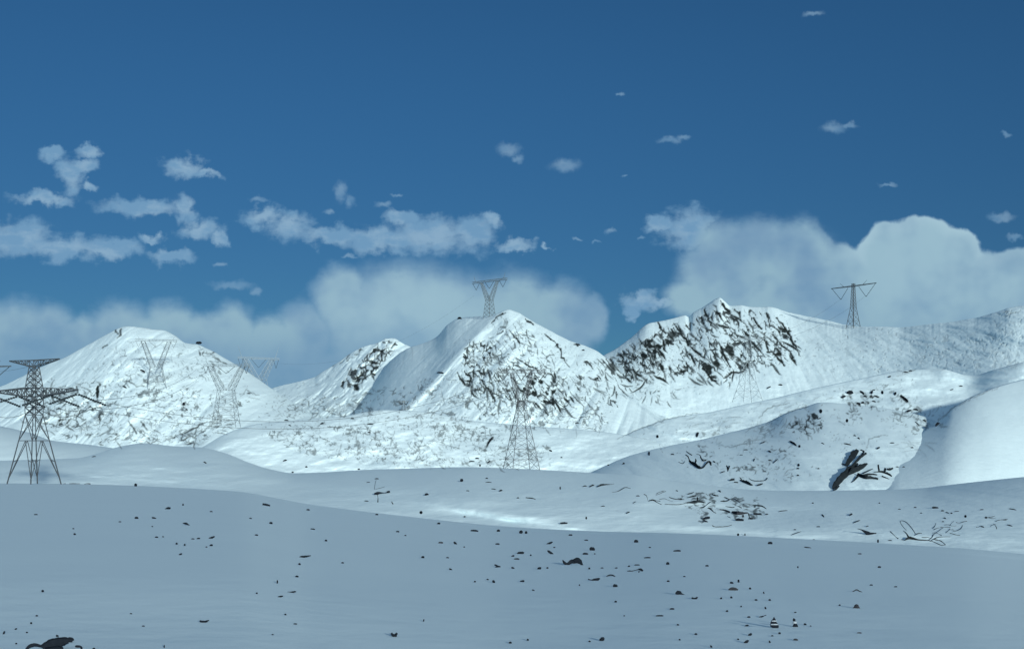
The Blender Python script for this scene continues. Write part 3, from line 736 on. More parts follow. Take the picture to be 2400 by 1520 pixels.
def mast_pylon(label, px, py, d, m, prof, cross, yaw, t=0.4, mat=None, vdrop=24, horns=12, rise=3.0):
    """T-shaped pylon: prof=[(height, half width)...], cross=(height, half length)"""
    mat = mat or MAT_STEEL
    root = pylon_root('pylon', label, px, py, d, yaw)
    pr = [(z * m, w_ * m) for z, w_ in prof]
    legs(root, ring(0, pr[0][1], pr[0][1], 0), ring(0, pr[1][1], pr[1][1], pr[1][0]), t, mat)
    mb = MB()
    for (z0, w0), (z1, w1) in zip(pr, pr[1:]):
        n = max(2, int((z1 - z0) / max(w0 + w1, 1.5) / 0.9))
        lattice(mb, ring(0, w0, w0, z0), ring(0, w1, w1, z1), n, t * 0.5)
    mb.build('bracing', mat, root)
    mb = MB()
    for (z0, w0), (z1, w1) in zip(pr[1:], pr[2:]):
        for a, b in zip(ring(0, w0, w0, z0), ring(0, w1, w1, z1)): mb.bar(a, b, t)
    mb.build('mast', mat, root)
    z, c = cross[0] * m, cross[1] * m; w_ = pr[-1][1] * 2
    for sgn in (-1, 1):
        mb = MB(); truss(mb, 0, sgn * c, z, rise * m, 0.5, w_, 0.6, t * .75, 8, rise * m * .5); mb.build('crossarm', mat, root)
        mb = MB(); mb.bar((sgn * c * .42, 0, z + rise * m), (sgn * c * .60, 0, z + (rise + horns) * m), t * .9, t * .5); mb.build('earth_peak', mat, root)
        mb = MB(); x0, x1, mid = sgn * c * .98, sgn * c * .24, sgn * c * .56
        mb.string((x0, 0, z + 1), (mid, 0, z - vdrop * m), 0.42); mb.string((x1, 0, z - 1), (mid, 0, z - vdrop * m), 0.42)
        mb.build('insulator', MAT_INSUL, root)
    return root
p6 = mast_pylon('slim T-shaped pylon with hanging insulators, clear against the cloud above the saddle', 2000, 766, right_mt.depth(2000, 766) - 1, 0.52,
    [(0, 11.5), (46, 5), (94, 2.8), (104, 2.8)], (97, 70), -42, t=0.42, mat=MAT_STEEL, vdrop=28, horns=9, rise=2.2)
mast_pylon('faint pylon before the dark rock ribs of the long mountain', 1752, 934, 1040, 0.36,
    [(0, 24), (36, 15), (90, 8), (145, 5)], (138, 44), 30, t=0.24, vdrop=14, mat=MAT_HAZESTEEL)
mast_pylon('pylon mostly cut off at the left edge, only its arm tips showing', -36, 965, 1000, 0.36,
    [(0, 20), (50, 10), (90, 6), (118, 5)], (100, 66), -35, t=0.45, vdrop=18)
mast_pylon('tiny far pylon on the bench left of the rocky central face', 946, 978, 985, 0.34,
    [(0, 8), (20, 4), (36, 2), (40, 2)], (36, 12), 20, t=0.18, vdrop=6, horns=3, rise=1.5, mat=MAT_MIDSTEEL)

# the big strain pylon at the left, one arm above the other
def strain_pylon():
    d = 440.0; m = d / F
    root = pylon_root('pylon', 'dark heavy pylon with two arms, nearest of all, on the edge of the foreground', 80, 1122, d, -52)
    def q(hw, z): return ring(0, hw * m, hw * m, z * m)
    A, B, C_, D_, E_ = q(40, 0), q(24, 90), q(14, 150), q(15, 205), q(8, 262)
    legs(root, A, B, 0.27, MAT_STEEL, 2.0)
    for sgn, pts in enumerate(A):
        pass
    mb = MB()
    # big K bracing between the feet
    for i in range(4):
        j = (i + 1) % 4
        mid = tuple((np.array(B[i]) + np.array(B[j])) / 2)
        for k_ in (i, j):
            mb.bar(A[k_], mid, 0.19)
            h = np.array(A[k_]) * .55 + np.array(B[k_]) * .45; g = np.array(A[k_]) * .5 + np.array(mid) * .5
            mb.bar(h, g, 0.16)
        mb.bar(B[i], B[j], 0.22); mb.bar(B[i], C_[j], 0.19); mb.bar(B[j], C_[i], 0.19); mb.bar(C_[i], C_[j], 0.19)
        for k_ in (i,): mb.bar(B[k_], C_[k_], 0.22); mb.bar(C_[k_], D_[k_], 0.2); mb.bar(D_[k_], E_[k_], 0.22)
    lattice(mb, C_, D_, 3, 0.22); lattice(mb, D_, E_, 4, 0.18)
    mb.build('bracing', MAT_STEEL, root)
    for sgn in (-1, 1):
        mb = MB(); truss(mb, sgn * 12 * m, sgn * 150 * m, 192 * m, 22 * m, 1.5 * m, 30 * m, 4 * m, 0.30, 9, 14 * m); mb.build('crossarm', MAT_STEEL, root)
        mb = MB(); truss(mb, 0, sgn * 88 * m, 262 * m, 16 * m, 1.5 * m, 18 * m, 2 * m, 0.22, 7, 16 * m); mb.build('upper_arm', MAT_STEEL, root)
        for fx, zz in ((150, 196), (58, 194)):
            for fy in (-1, 1):
                mb = MB(); a = np.array((sgn * fx * m, fy * 2 * m, zz * m)); b = a + np.array((sgn * 3 * m, fy * 78 * m, -24 * m))
                mb.string(a, b, 0.48, 12); mb.build('insulator', MAT_INSUL, root)
        mb = MB(); a = np.array((sgn * 100 * m, 0, 194 * m)); pts = [a + np.array((0, y * 78 * m, -24 * m - 26 * m * (1 - y * y))) for y in np.linspace(-1, 1, 9)]
        for u, v in zip(pts, pts[1:]): mb.bar(u, v, 0.16)
        mb.build('jumper', MAT_CABLE, root)
    return root
strain_pylon()

# ------------------------------------------------------------------ cables
def cable(label, a, b, sag, r=0.09, n=28):
    A = np.array(P3(*a)); B = np.array(P3(*b)); vs, fs = [], []
    d = (B - A); hz = np.array((-d[1], d[0], 0)); hz /= np.linalg.norm(hz)
    for i in range(n + 1):
        t = i / n; p = A + d * t; p[2] -= 4 * sag * t * (1 - t)
        for k_ in range(4):
            an = k_ * math.pi / 2
            vs.append(tuple(p + hz * math.cos(an) * r + np.array((0, 0, math.sin(an) * r))))
    for i in range(n):
        for k_ in range(4): fs.append((i*4+k_, i*4+(k_+1) % 4, i*4+4+(k_+1) % 4, i*4+4+k_))
    fs += [(3, 2, 1, 0), (n*4, n*4+1, n*4+2, n*4+3)]
    tag(mesh_obj('power_cable', vs, fs, MAT_CABLE), label, 'power cable', 'power cables slung between the pylons')
cable('upper of two long cables sagging from the dark heavy pylon to the tall narrow pylon', (222, 938, 430), (1170, 890, 600), 13, 0.07)
cable('lower of two long cables sagging from the dark heavy pylon to the tall narrow pylon', (145, 944, 430), (1200, 908, 600), 14, 0.07)
cable('cable rising from the dark heavy pylon to the wide fork-topped pylon', (222, 938, 430), (462, 864, 985), 5, 0.09)
cable('second cable below it rising toward the wide fork-topped pylon', (160, 962, 430), (486, 868, 985), 8, 0.09)
cable('thin cable from the half-hidden pylon to the one beside the central summit', (655, 851, 1640), (1112, 692, 1460), 26, 0.05)
cable('thin cable dropping left from the slim T-shaped pylon to the faint one', (1972, 699, 1500), (1722, 810, 1040), 8, 0.09)
cable('thin cable dropping from the right insulators of the slim T-shaped pylon', (2026, 695, 1500), (1782, 806, 1040), 8, 0.09)
cable('cable crossing the sky gap behind the flat-topped mountain into the left edge', (-60, 862, 1000), (100, 850, 440), 3, 0.06)

# ------------------------------------------------------------------ rocks
def tube(pts, mat, name, hill, mode='up', depth=None, thick=0.8, rough=0.16, seg=8, sink=0.0, tail=True):
    """irregular stone along a line of (px, py, radius px); 'up' stands on the slope, 'surf' follows it"""
    P = [np.array(p, float) for p in pts]
    Q = []
    n = len(P)
    for i in range(n - 1):
        p0, p1, p2, p3 = P[max(i-1, 0)], P[i], P[i+1], P[min(i+2, n-1)]
        k_ = 4 if n < 6 else 3
        for j in range(k_):
            t = j / k_
            Q.append(0.5 * ((2*p1) + (p2-p0)*t + (2*p0-5*p1+4*p2-p3)*t*t + (3*p1-p0-3*p2+p3)*t**3))
    Q.append(P[-1])
    Q = [np.array((q[0], q[1], max(q[2], 0.25))) for q in Q]
    base = max(q[1] + q[2] for q in Q)
    bx = np.mean([q[0] for q in Q])
    d0 = depth or hill.depth(bx, base - 0.22 * (base - min(q[1] - q[2] for q in Q)))
    vs, fs = [], []
    for i, q in enumerate(Q):
        a, b = Q[max(i-1, 0)], Q[min(i+1, len(Q)-1)]
        tx, ty = b[0]-a[0], b[1]-a[1]; l_ = math.hypot(tx, ty) or 1
        nx_, ny_ = -ty/l_, tx/l_
        d = d0 if mode == 'up' else front(q[0], q[1], hill)
        for k_ in range(seg):
            an = 2*math.pi*k_/seg; r = q[2] * (1 + rough * random.uniform(-1, 1))
            vs.append(P3(q[0] + nx_*r*math.cos(an), q[1] + ny_*r*math.cos(an), d + math.sin(an)*r*thick*d/F))
    m_ = len(Q)
    for i in range(m_-1):
        for k_ in range(seg): fs.append((i*seg+k_, i*seg+(k_+1) % seg, (i+1)*seg+(k_+1) % seg, (i+1)*seg+k_))
    fs.append(tuple(range(seg))[::-1]); fs.append(tuple((m_-1)*seg+k_ for k_ in range(seg)))
    return vs, fs
def rock(name, label, pts, hill, mat=MAT_STONE, group=None, cat='stone', part='lobe', **kw):
    root = None
    for p in (pts if isinstance(pts[0][0], (tuple, list)) else [pts]):
        vs, fs = tube(p, mat, name, hill, **kw)
        if root is None:
            c = np.mean(np.array(vs), axis=0); org = np.array((c[0], c[1], min(v[2] for v in vs)))
        o = mesh_obj(name if root is None else part, [tuple(np.array(v) - org) for v in vs], fs, mat, root)
        if root is None:
            root = o; o.location = tuple(org); tag(o, label, cat, group)
    return root
ALL_HILLS = (mid_slope, knoll, near_right_hill, far_right_hill, bench, left_shoulder, right_mt, centre_mt, stony_peak, left_mt)
def front(px, py, hill):
    best = None
    for h in ALL_HILLS:
        i = int(round((px - h.x0) / h.step))
        if 0 <= i < h.nx and h.PY[0, i] <= py <= h.PY[-1, i]:
            d = h.depth(px, py)
            if best is None or d < best: best = d
    return best if best is not None else hill.depth(px, py)
def blob(px, py, w_, h, tilt=0.0):
    """pebble outline as a run of radii"""
    w_ *= 1.04; h *= 1.06
    n = 5; a = R(tilt); out = []
    long_ = max(w_, h); short = min(w_, h); ax = a if w_ >= h else a + math.pi/2
    for i in range(n + 1):
        t = -1 + 2*i/n
        r = short/2 * max(1 - abs(t)**2.6, 0.02)**0.5
        e = (long_/2 - 0.0) * t * 0.97
        out.append((px + math.cos(ax)*e, py + math.sin(ax)*e, max(r, short*0.16)))
    return out

SHAPES = []   # landmark stones: (name phrase, label, path(s), hill, material)
G = ground; MS = mid_slope
def LM(x, y, phrase, label, pts, hill, mat=MAT_STONE, **kw):
    SHAPES.append((x, y, phrase)); rock('stone', label, pts, hill, mat, **kw)
LM(1341,1317,'the long crooked rock','long crooked black rock arching out of the foreground snow',
   [(1319,1311,1.2),(1323,1318,3.2),(1329,1321,3.4),(1338,1316,4.4),(1347,1314,6.2),(1355,1313,6.6),(1361,1318,4.4),(1366,1325,1.8),(1371,1327,0.8)], G)
LM(120,1506,'the big humped rock','big humped dark rock with side lobes at the bottom edge of the snow',
   [[(60,1524,3),(68,1514,4),(80,1510,4.2),(92,1512,3.2),(101,1515,3)],[(100,1518,9),(118,1510,12),(135,1505,12.5),(150,1502,9),(160,1500,6.5)],
    [(140,1495,2.4),(150,1496,5),(162,1500,6),(170,1502,5)],[(160,1494,2),(168,1495,2.6),(172,1500,3)],[(131,1488,1.6),(134,1489,2.8),(137,1491,1.6)],[(105,1526,10),(135,1526,14),(150,1522,8)]], G, rough=0.1)
def banded(x, y, phrase, label, pts, bands):
    SHAPES.append((x, y, phrase))
    o = rock('stone', label, pts, G, MAT_STONE, thick=0.6, rough=0.05)
    dd = G.depth(x, max(q[1] + q[2] for q in pts) - 0.5)
    for b in bands:
        vs, fs = tube(b, MAT_DIMSNOW, 'snow_band', G, thick=0.9, rough=0.0, depth=dd)
        mesh_obj('snow_band', [tuple(np.array(v) - np.array(o.location)) for v in vs], fs, MAT_DIMSNOW, o)
banded(1815,1458,'the layered snow-striped rock','pyramid-like dark rock in three layers with snow between them',
   [(1814,1444.5,.6),(1814,1448,2.4),(1814,1452,5.0),(1813,1458,7.6),(1815,1465,9.6),(1815,1468,9.6),(1814,1471,6)], [[(1814,1452.6,4),(1814,1453.0,6.2),(1814,1455.0,6.9),(1814,1455.6,5)], [(1814,1460.6,6),(1814,1461.0,9.2),(1814,1463.2,9.9),(1814,1463.8,7)]])
banded(1862,1458,'the two-tiered rock','two-tiered dark rock, a knob above a wedge with snow between',
   [(1860,1447.5,1),(1861,1451,3.4),(1862,1455,2.6),(1863.5,1461,4),(1864,1465,6.4),(1864,1467.5,6.4)], [[(1862.6,1455.2,2.0),(1862.6,1455.7,4.2),(1862.8,1459.4,4.8),(1862.8,1460,3)]])
LM(2007,1422,'the brown pointed stone','brownish pointed stone alone on bare snow', [(1999,1425,1.6),(2004,1422,3.6),(2007,1420,5.6),(2011,1423,3.8),(2015,1425,1.8)], G, MAT_BROWN)
LM(1718,1380,'the flat brown slab','flat brownish slab with a rounded top', [(1708,1382,2.6),(1714,1379,3.6),(1722,1379,3.4),(1730,1381,1.4)], G, MAT_BROWN)
LM(924,1487,'the notched black rock','black rock with a deep notch in its top', [[(917,1482,2.0),(921,1487,3.6),(925,1490,4.0)],[(925,1490,4.0),(928,1486,3.4),(931,1482,2.0)]], G)
LM(478,1455,'the crescent stone','dark crescent-shaped stone curving upward', [(468,1453,1.4),(473,1456,3.0),(480,1456,3.0),(486,1454,1.8),(490,1452,0.9)], G)
LM(624,1182,'the thick black slab','thick black slab lying just below the snow edge', [(615,1181,2.8),(620,1182,3.2),(627,1183,3.0),(633,1184,1.8)], G)
LM(714,1304,'the long sliver of rock','long pointed sliver of dark rock on smooth snow', [(698,1307,0.6),(706,1304,2.2),(716,1303,2.4),(729,1301,0.8)], G)
LM(683,1386,'the straight dark bar','straight dark bar of rock lying flat', [(673,1387,1.2),(680,1387,1.9),(688,1386,2.0),(694,1385,1.4)], G)
LM(1590,1388,'the tailed black rock','round black rock trailing a thin tail', [(1583,1390,2),(1588,1388,4.6),(1593,1388,4.4),(1598,1391,2.0),(1606,1393,0.8),(1613,1394,0.9)], G)
LM(1628,1400,'the cupped stone','small cupped dark stone beside the tail of a black rock', [(1621,1399,1.6),(1626,1402,2.6),(1631,1401,2.6),(1635,1398,1.4)], G)
LM(1393,1357,'the leaf-shaped rock','leaf-shaped black rock with a thin stem', [(1378,1356,1.2),(1386,1358,1.2),(1392,1358,3.4),(1400,1357,3.6),(1406,1354,1.4)], G)
LM(1431,1348,'the thin arched stone','thin arched stone just uphill of a leaf-shaped rock', [(1421,1350,0.8),(1428,1347,1.9),(1436,1347,1.7),(1443,1351,0.6)], G)
LM(2008,1384,'the thin bent twig','thin bent twig lying like a roof on the snow', [(1995,1387,0.7),(2003,1383,1.1),(2008,1381,1.3),(2014,1384,1.1),(2022,1387,0.6)], G, MAT_TWIG)
LM(318,1137,'the boulder on the skyline edge','dark boulder breaking the edge of the foreground snow', blob(318,1136,6.5,8), G)
LM(1805,1272,'the round boulder on the edge','round dark boulder sitting on the far edge of the foreground', blob(1805,1272,11,7), G)
LM(1491,1268,'the single round stone below the edge','single round dark stone just below the snow edge', blob(1491,1268,10,8), G)
LM(1411,1497,'the tilted oval rock','tilted oval black rock near the bottom of the snow', blob(1411,1497,13,9,-35), G)
LM(1749,1503,'the tilted bar','tilted bar-shaped dark stone near the bottom', blob(1749,1503,14,6,-32), G)
LM(1220,1295,'the long oval stone','long oval black stone among smaller stones', blob(1220,1295,17,6.5,-8), G)
LM(1388,1286,'the fat oval stone','fat oval black stone uphill of a long crooked rock', blob(1388,1286,13,9,18), G)
LM(1442,1372,'the round black stone','round black stone below an arched one', blob(1442,1372,11,8), G)
LM(496,1259,'the slanted stone','slanted dark stone at the upper end of a small cluster', blob(496,1259,16,4.5,-22), G)
LM(437,1226,'the winged stone','small winged dark stone on open snow', [(428,1225,0.6),(436,1226,2.6),(440,1228,1.6),(446,1231,0.7)], G)
LM(393,1191,'the pointed oval stone','pointed oval dark stone on the upper snow', [(386,1193,1),(392,1191,2.8),(397,1190,2.8),(400,1189,1.4)], G)
LM(1165,1325,'the arrow-shaped stone','arrow-shaped dark stone with two prongs', [[(1159,1322,1.6),(1165,1325,1.9),(1173,1327,1.2)],[(1160,1329,1.0),(1166,1327,1.6),(1173,1327,1.0)]], G)
LM(1475,1336,'the linked stones','two dark lumps linked by a thin ridge, beside the crooked rock', [[(1470,1338,1.8),(1476,1338,2.2),(1482,1337,1.0),(1494,1334,1.0),(1501,1333,3.0),(1507,1337,1.8)],[(1497,1341,1.2),(1498,1337,1.2)]], G)
LM(1787,1444,'the slanting splinter','slanting splinter of rock left of the layered rock', [(1779,1446,1.6),(1785,1444,2.0),(1791,1442,0.9),(1796,1440,0.8)], G)
LM(1321,1225,'the pill-shaped rock','pill-shaped black rock on the brightest streak of the middle slope', [(1313,1225,1.6),(1319,1225,2.2),(1325,1225,2.4),(1330,1226,2.2)], MS)
LM(1000,1158,'the lone round rock','lone round dark rock on the shaded middle slope', blob(1000,1158,9.5,6), MS)
LM(885,1155,'the spiked lump','dark oval lump joined to a smaller one by a twig', [(877,1157,1.8),(884,1155,3.4),(893,1154,1.6),(904,1154,0.7),(909,1152,2.6),(914,1151,2.0)], MS)
LM(1081,1125,'the teardrop rock','teardrop rock high on the shaded middle slope', blob(1082,1125,7,8,20), MS)
LM(2037,1249,'the winged black rock','winged black rock with a thin pointed tail on the middle slope', [(2010,1238,0.7),(2020,1241,1.4),(2029,1246,3.6),(2037,1251,5.4),(2044,1250,3.4),(2054,1250,2.6)], MS)
LM(1655,1216,'the arrowhead rock','dark arrowhead rock at the lower end of the rock band', [[(1646,1217,1.6),(1655,1213,3.6),(1664,1212,2.2)],[(1648,1218,1.6),(1655,1221,2.2),(1659,1223,1.2)]], MS)
LM(1733,1217,'the heavy dark bar rock','heavy bar-shaped dark rock under the pale rock slab', [(1724,1217,2.2),(1730,1217,3.4),(1738,1218,3.4),(1743,1219,2.6)], MS)
LM(1775,1204,'the blunt bar rock','blunt bar-shaped rock at the end of the rock band', [(1766,1204,2.4),(1772,1204,3.0),(1780,1204,2.6),(1785,1203,1.6)], MS)
LM(2192,1189,'the dark lozenge','small dark lozenge leading a broken row of stones', blob(2192,1189,16,5,6), MS)

# rock bands and outcrops (each one body of joined ribs)
OUT = dict(mat=MAT_CROP, part='rib', cat='rock outcrop', group='rock outcrops on the snow slopes', mode='surf', thick=1.0, rough=0.2)
H5 = near_right_hill
def pick(px, py0):
    """front-most hill under a picture point (or just below it, for stones on a skyline)"""
    for up in (0, 3, 6, 10, 16, 30):
        best = None; py = py0 + up
        for h in (ground, mid_slope, knoll, near_right_hill, far_right_hill, bench, left_shoulder, right_mt, centre_mt, stony_peak, left_mt):
            i = int(round((px - h.x0) / h.step))
            if 0 <= i < h.nx and h.PY[0, i] <= py <= h.PY[-1, i]:
                d = h.depth(px, py)
                if best is None or d < best[0]: best = (d, h)
        if best: return best[1]
rock('rock_outcrop', 'largest dark outcrop, slanting down to the left with finger-like ribs', [[(x_, y_, r_ * 1.35) for x_, y_, r_ in q_] for q_ in [
    [(1952,1146,2),(1962,1136,7),(1976,1122,9),(1990,1108,10),(2002,1096,8),(2012,1086,3)], [(1985,1092,4),(1996,1078,7),(2006,1064,8),(2012,1054,4)],
    [(1990,1112,4),(2010,1102,9),(2024,1094,7),(2034,1086,2)], [(2000,1090,3),(2018,1072,4),(2032,1062,2.6)], [(2008,1112,4),(2026,1120,6),(2044,1121,4),(2058,1123,2.6)],
    [(2022,1116,3),(2038,1112,3),(2056,1113,1.4)], [(1996,1130,1),(2004,1124,2),(2012,1116,3)], [(1972,1086,1.4),(1982,1090,2.6),(1992,1086,3)], [(1953,1150,1.4),(1960,1146,3),(1968,1138,2)],
    [(2048,1106,1),(2064,1106,2.6),(2078,1110,3),(2090,1116,2)], [(2058,1088,1.4),(2059,1098,1.8),(2060,1106,1.6)], [(2074,1104,2),(2076,1096,1.8)], [(2078,1100,2.6),(2086,1101,3.6),(2094,1097,2)], [(2066,1116,2),(2074,1119,2),(2084,1122,1)],
    [(2016,1054,1.4),(2024,1058,2),(2020,1066,1.6)], [(2022,1110,2),(2034,1104,2),(2046,1098,1)]]], pick(2000,1110), **OUT)
rock('rock_outcrop', 'claw-shaped outcrop on the near right-hand slope', [
    [(1614,1078,2),(1618,1084,5),(1628,1091,7),(1638,1097,6),(1648,1096,3),(1655,1088,3),(1662,1082,4),(1666,1090,2)], [(1608,1057,1.6),(1614,1062,2),(1622,1067,1.2)],
    [(1629,1090,3),(1631,1080,2.4),(1629,1074,1)], [(1606,1065,1.6),(1612,1070,2),(1616,1080,1.6)], [(1632,1064,.8),(1640,1066,1.4),(1643,1074,1.8),(1648,1080,3),(1656,1078,3)], [(1590,1082,.8),(1600,1086,1.4),(1606,1080,1)]], pick(1635,1085), **OUT)
rock('rock_outcrop', 'low dark outcrop on the crest of the middle slope', [
    [(1709,1126,1.6),(1716,1125,5),(1722,1124,4)], [(1720,1130,2.4),(1730,1131,2)], [(1734,1124,1.6),(1740,1128,5),(1750,1132,6.4),(1758,1136,5),(1764,1137,2)], [(1733,1118,1.2),(1738,1123,2)],
    [(1755,1120,.8),(1764,1126,1.6),(1780,1127,1.8),(1794,1125,1.6),(1799,1119,2)], [(1774,1138,2),(1782,1136,3.4),(1788,1133,2)]], pick(1750,1128), **OUT)
rock('rock_outcrop', 'rock band of dark ribs, upper left part by a pair of long twigs', [
    [(1606,1178,1.4),(1616,1178,3.6),(1626,1178,6),(1636,1176,5),(1646,1177,3.4),(1654,1178,1.2)], [(1612,1158,1.8),(1620,1156,2.2),(1627,1153,1.2)], [(1610,1166,1.4),(1622,1164,3),(1632,1162,2.4)], [(1634,1164,2),(1634,1172,2.4)]], MS, **OUT)
rock('rock_outcrop', 'pale grey weathered slab at the foot of the rock band', [
    [(1686,1194,2),(1698,1196,3),(1710,1201,4)], [(1714,1200,3.4),(1724,1204,7),(1736,1205,7),(1746,1203,4),(1754,1202,2)], [(1754,1202,2),(1756,1212,1.6),(1760,1215,3.4),(1766,1213,1.6)], [(1740,1206,3),(1741,1211,3)], [(1704,1209,.8),(1712,1213,1.2)]], MS,
    mat=MAT_BROWN, part='rib', cat='rock outcrop', group='rock outcrops on the snow slopes', mode='surf', thick=1.0, rough=0.15)
rock('rock_outcrop', 'short dark rib with a knob above the rock band', [[(1668,1158,1.6),(1674,1161,3),(1684,1162,2)],[(1683,1149,1.8),(1686,1151,3.2),(1689,1153,1.6)]], MS, **OUT)
rock('rock_outcrop', 'curving black rib along the top of the rock band', [(1696,1165,1.4),(1702,1167,2.2),(1710,1170,1.2),(1718,1168,2),(1726,1172,1.8),(1735,1178,.8)], MS, **OUT)
rock('rock_outcrop', 'dark spindle of rock inside the rock band', [[(1688,1174,1),(1696,1175,3.2),(1704,1174,2),(1710,1171,2.4)],[(1640,1189,1),(1648,1189,2.6),(1656,1183,1),(1664,1177,1.4),(1672,1173,.8)],[(1658,1190,1.2),(1664,1192,3),(1672,1199,1.4),(1678,1202,1.6)],[(1700,1186,.8),(1716,1189,2),(1722,1187,.8)],[(1728,1185,.8),(1738,1190,2.2)]], MS, **OUT)
rock('rock_outcrop', 'thin sagging rib running down to the right from the rock band', [[(1741,1181,1.8),(1750,1180,.9),(1764,1183,1.4),(1778,1185,2.6),(1788,1187,2.4),(1796,1192,.8)],[(1769,1188,2),(1769,1185,1.6)]], MS, **OUT)
rock('rock_outcrop', 'long flat pale rib below the rock band', [(1669,1231,1.6),(1676,1234,1.4),(1694,1234,1.5),(1708,1232,1.2),(1716,1229,.6)], MS, **OUT)
rock('rock_outcrop', 'low broken rib on the shaded middle slope with a thin streamer', [[(1366,1140,1),(1371,1139,2.6),(1376,1139,1)],[(1382,1141,1.6),(1388,1138,3.4),(1393,1137,1.6)],[(1399,1141,1.6),(1408,1138,3.8),(1418,1136,3),(1430,1135,1.2),(1440,1133,.6)],[(1434,1153,.6),(1448,1151,1.2),(1458,1146,1.6),(1466,1142,1.4),(1478,1144,.6)]], MS, **OUT)
rock('rock_outcrop', 'grey flat rib below a teardrop rock', [(1232,1166,1.4),(1240,1167,2.2),(1250,1168,1.8),(1255,1170,.8)], MS, **OUT)

# dry sticks and bushes
def twigs(name, label, paths, hill, cat, group=None):
    return rock(name, label, paths, hill, MAT_TWIG, group, cat, part='branch', mode='surf', thick=0.8, rough=0.08, seg=6)
twigs('fallen_log', 'dark fallen log with forked branches lying at the far edge of the foreground', [
    [(2120,1266,1.2),(2130,1262,6),(2140,1263,4.6),(2152,1265,2.6),(2170,1266,2),(2182,1267,1.2),(2194,1272,1.2),(2206,1277,1.4),(2216,1276,.8)], [(2130,1260,3),(2124,1250,2),(2117,1243,.8)],
    [(2144,1254,1),(2152,1250,1.8),(2161,1249,1.2)], [(2145,1250,1.2),(2134,1234,1.4),(2122,1222,1.2),(2111,1220,1),(2112,1228,1),(2124,1242,.7)], [(2180,1268,.8),(2192,1261,1.4),(2202,1258,1.2),(2228,1257,.7)],
    [(2190,1262,.8),(2206,1268,1),(2216,1276,1.2)]], MS, 'fallen log')
def bush(label, cx, cy, n, w_, h, hill):
    ps = []
    for _ in range(n):
        x = cx + random.uniform(-w_, w_) * .5; y = cy + random.uniform(-h, h) * .5
        a = R(random.choice((random.uniform(-40, -10), random.uniform(5, 35), random.uniform(-10, 10)))); l_ = random.uniform(10, 34)
        p = []
        for i in range(4):
            p.append((x, y, random.uniform(.5, 1.3))); a += R(random.gauss(0, 22)); x += math.cos(a)*l_/3; y += math.sin(a)*l_/3*.8
        ps.append(p)
    twigs('dry_bush', label, ps, hill, 'bush', 'dry bushes poking through the snow')
bush('low tangled dry bush beside the fallen log', 2200, 1244, 15, 84, 46, MS)
bush('sparse dry bush farthest right, fading into grey snow', 2300, 1222, 6, 80, 34, MS)
bush('sparse bare twigs above the claw-shaped outcrop and left of it', 1520, 1165, 5, 60, 18, MS)
twigs('fallen_branch', 'upper of two long straight branches at the left of the rock band', [[(1568,1165,1.4),(1580,1169,1.8),(1592,1170,1.6),(1604,1170,1)]], MS, 'branch')
twigs('fallen_branch', 'lower of two long straight branches at the left of the rock band', [[(1520,1174,1.2),(1530,1172,3),(1540,1177,1.2),(1550,1182,1.4)],[(1558,1181,1),(1575,1182,1.3),(1592,1182,1.4),(1606,1179,1)]], MS, 'branch')
twigs('fallen_branch', 'short forked branch standing by the right pylon line on the bright slope', [[(1702,1090,2.2),(1705,1098,2.4),(1706,1104,.8)],[(1711,1091,2.6),(1708,1099,2),(1706,1104,.8)]], pick(1706,1098), 'branch')
twigs('fallen_branch', 'beaded twig leading down to the fallen log', [[(2086,1245,2),(2094,1252,1),(2100,1258,.9),(2105,1262,2)],[(2112,1264,1.4),(2117,1265,1.4)]], MS, 'branch')
twigs('fallen_branch', 'thin vertical stem rising from a spiked lump', [[(878,1146,.8),(879,1135,.7),(882,1124,.7)],[(885,1158,.6),(886,1168,.7),(886,1176,1.8)],[(880,1146,.6),(892,1143,.8),(902,1140,.5)]], MS, 'branch')
twigs('fallen_branch', 'three short dark sticks in a line beside the dark heavy pylon', [[(147,1134,1.6),(154,1133,1.4)],[(162,1133,.8),(171,1133,1.4),(188,1133,.7)],[(197,1134,.8),(204,1133,1.4),(212,1134,1.9)]], ground, 'branch')

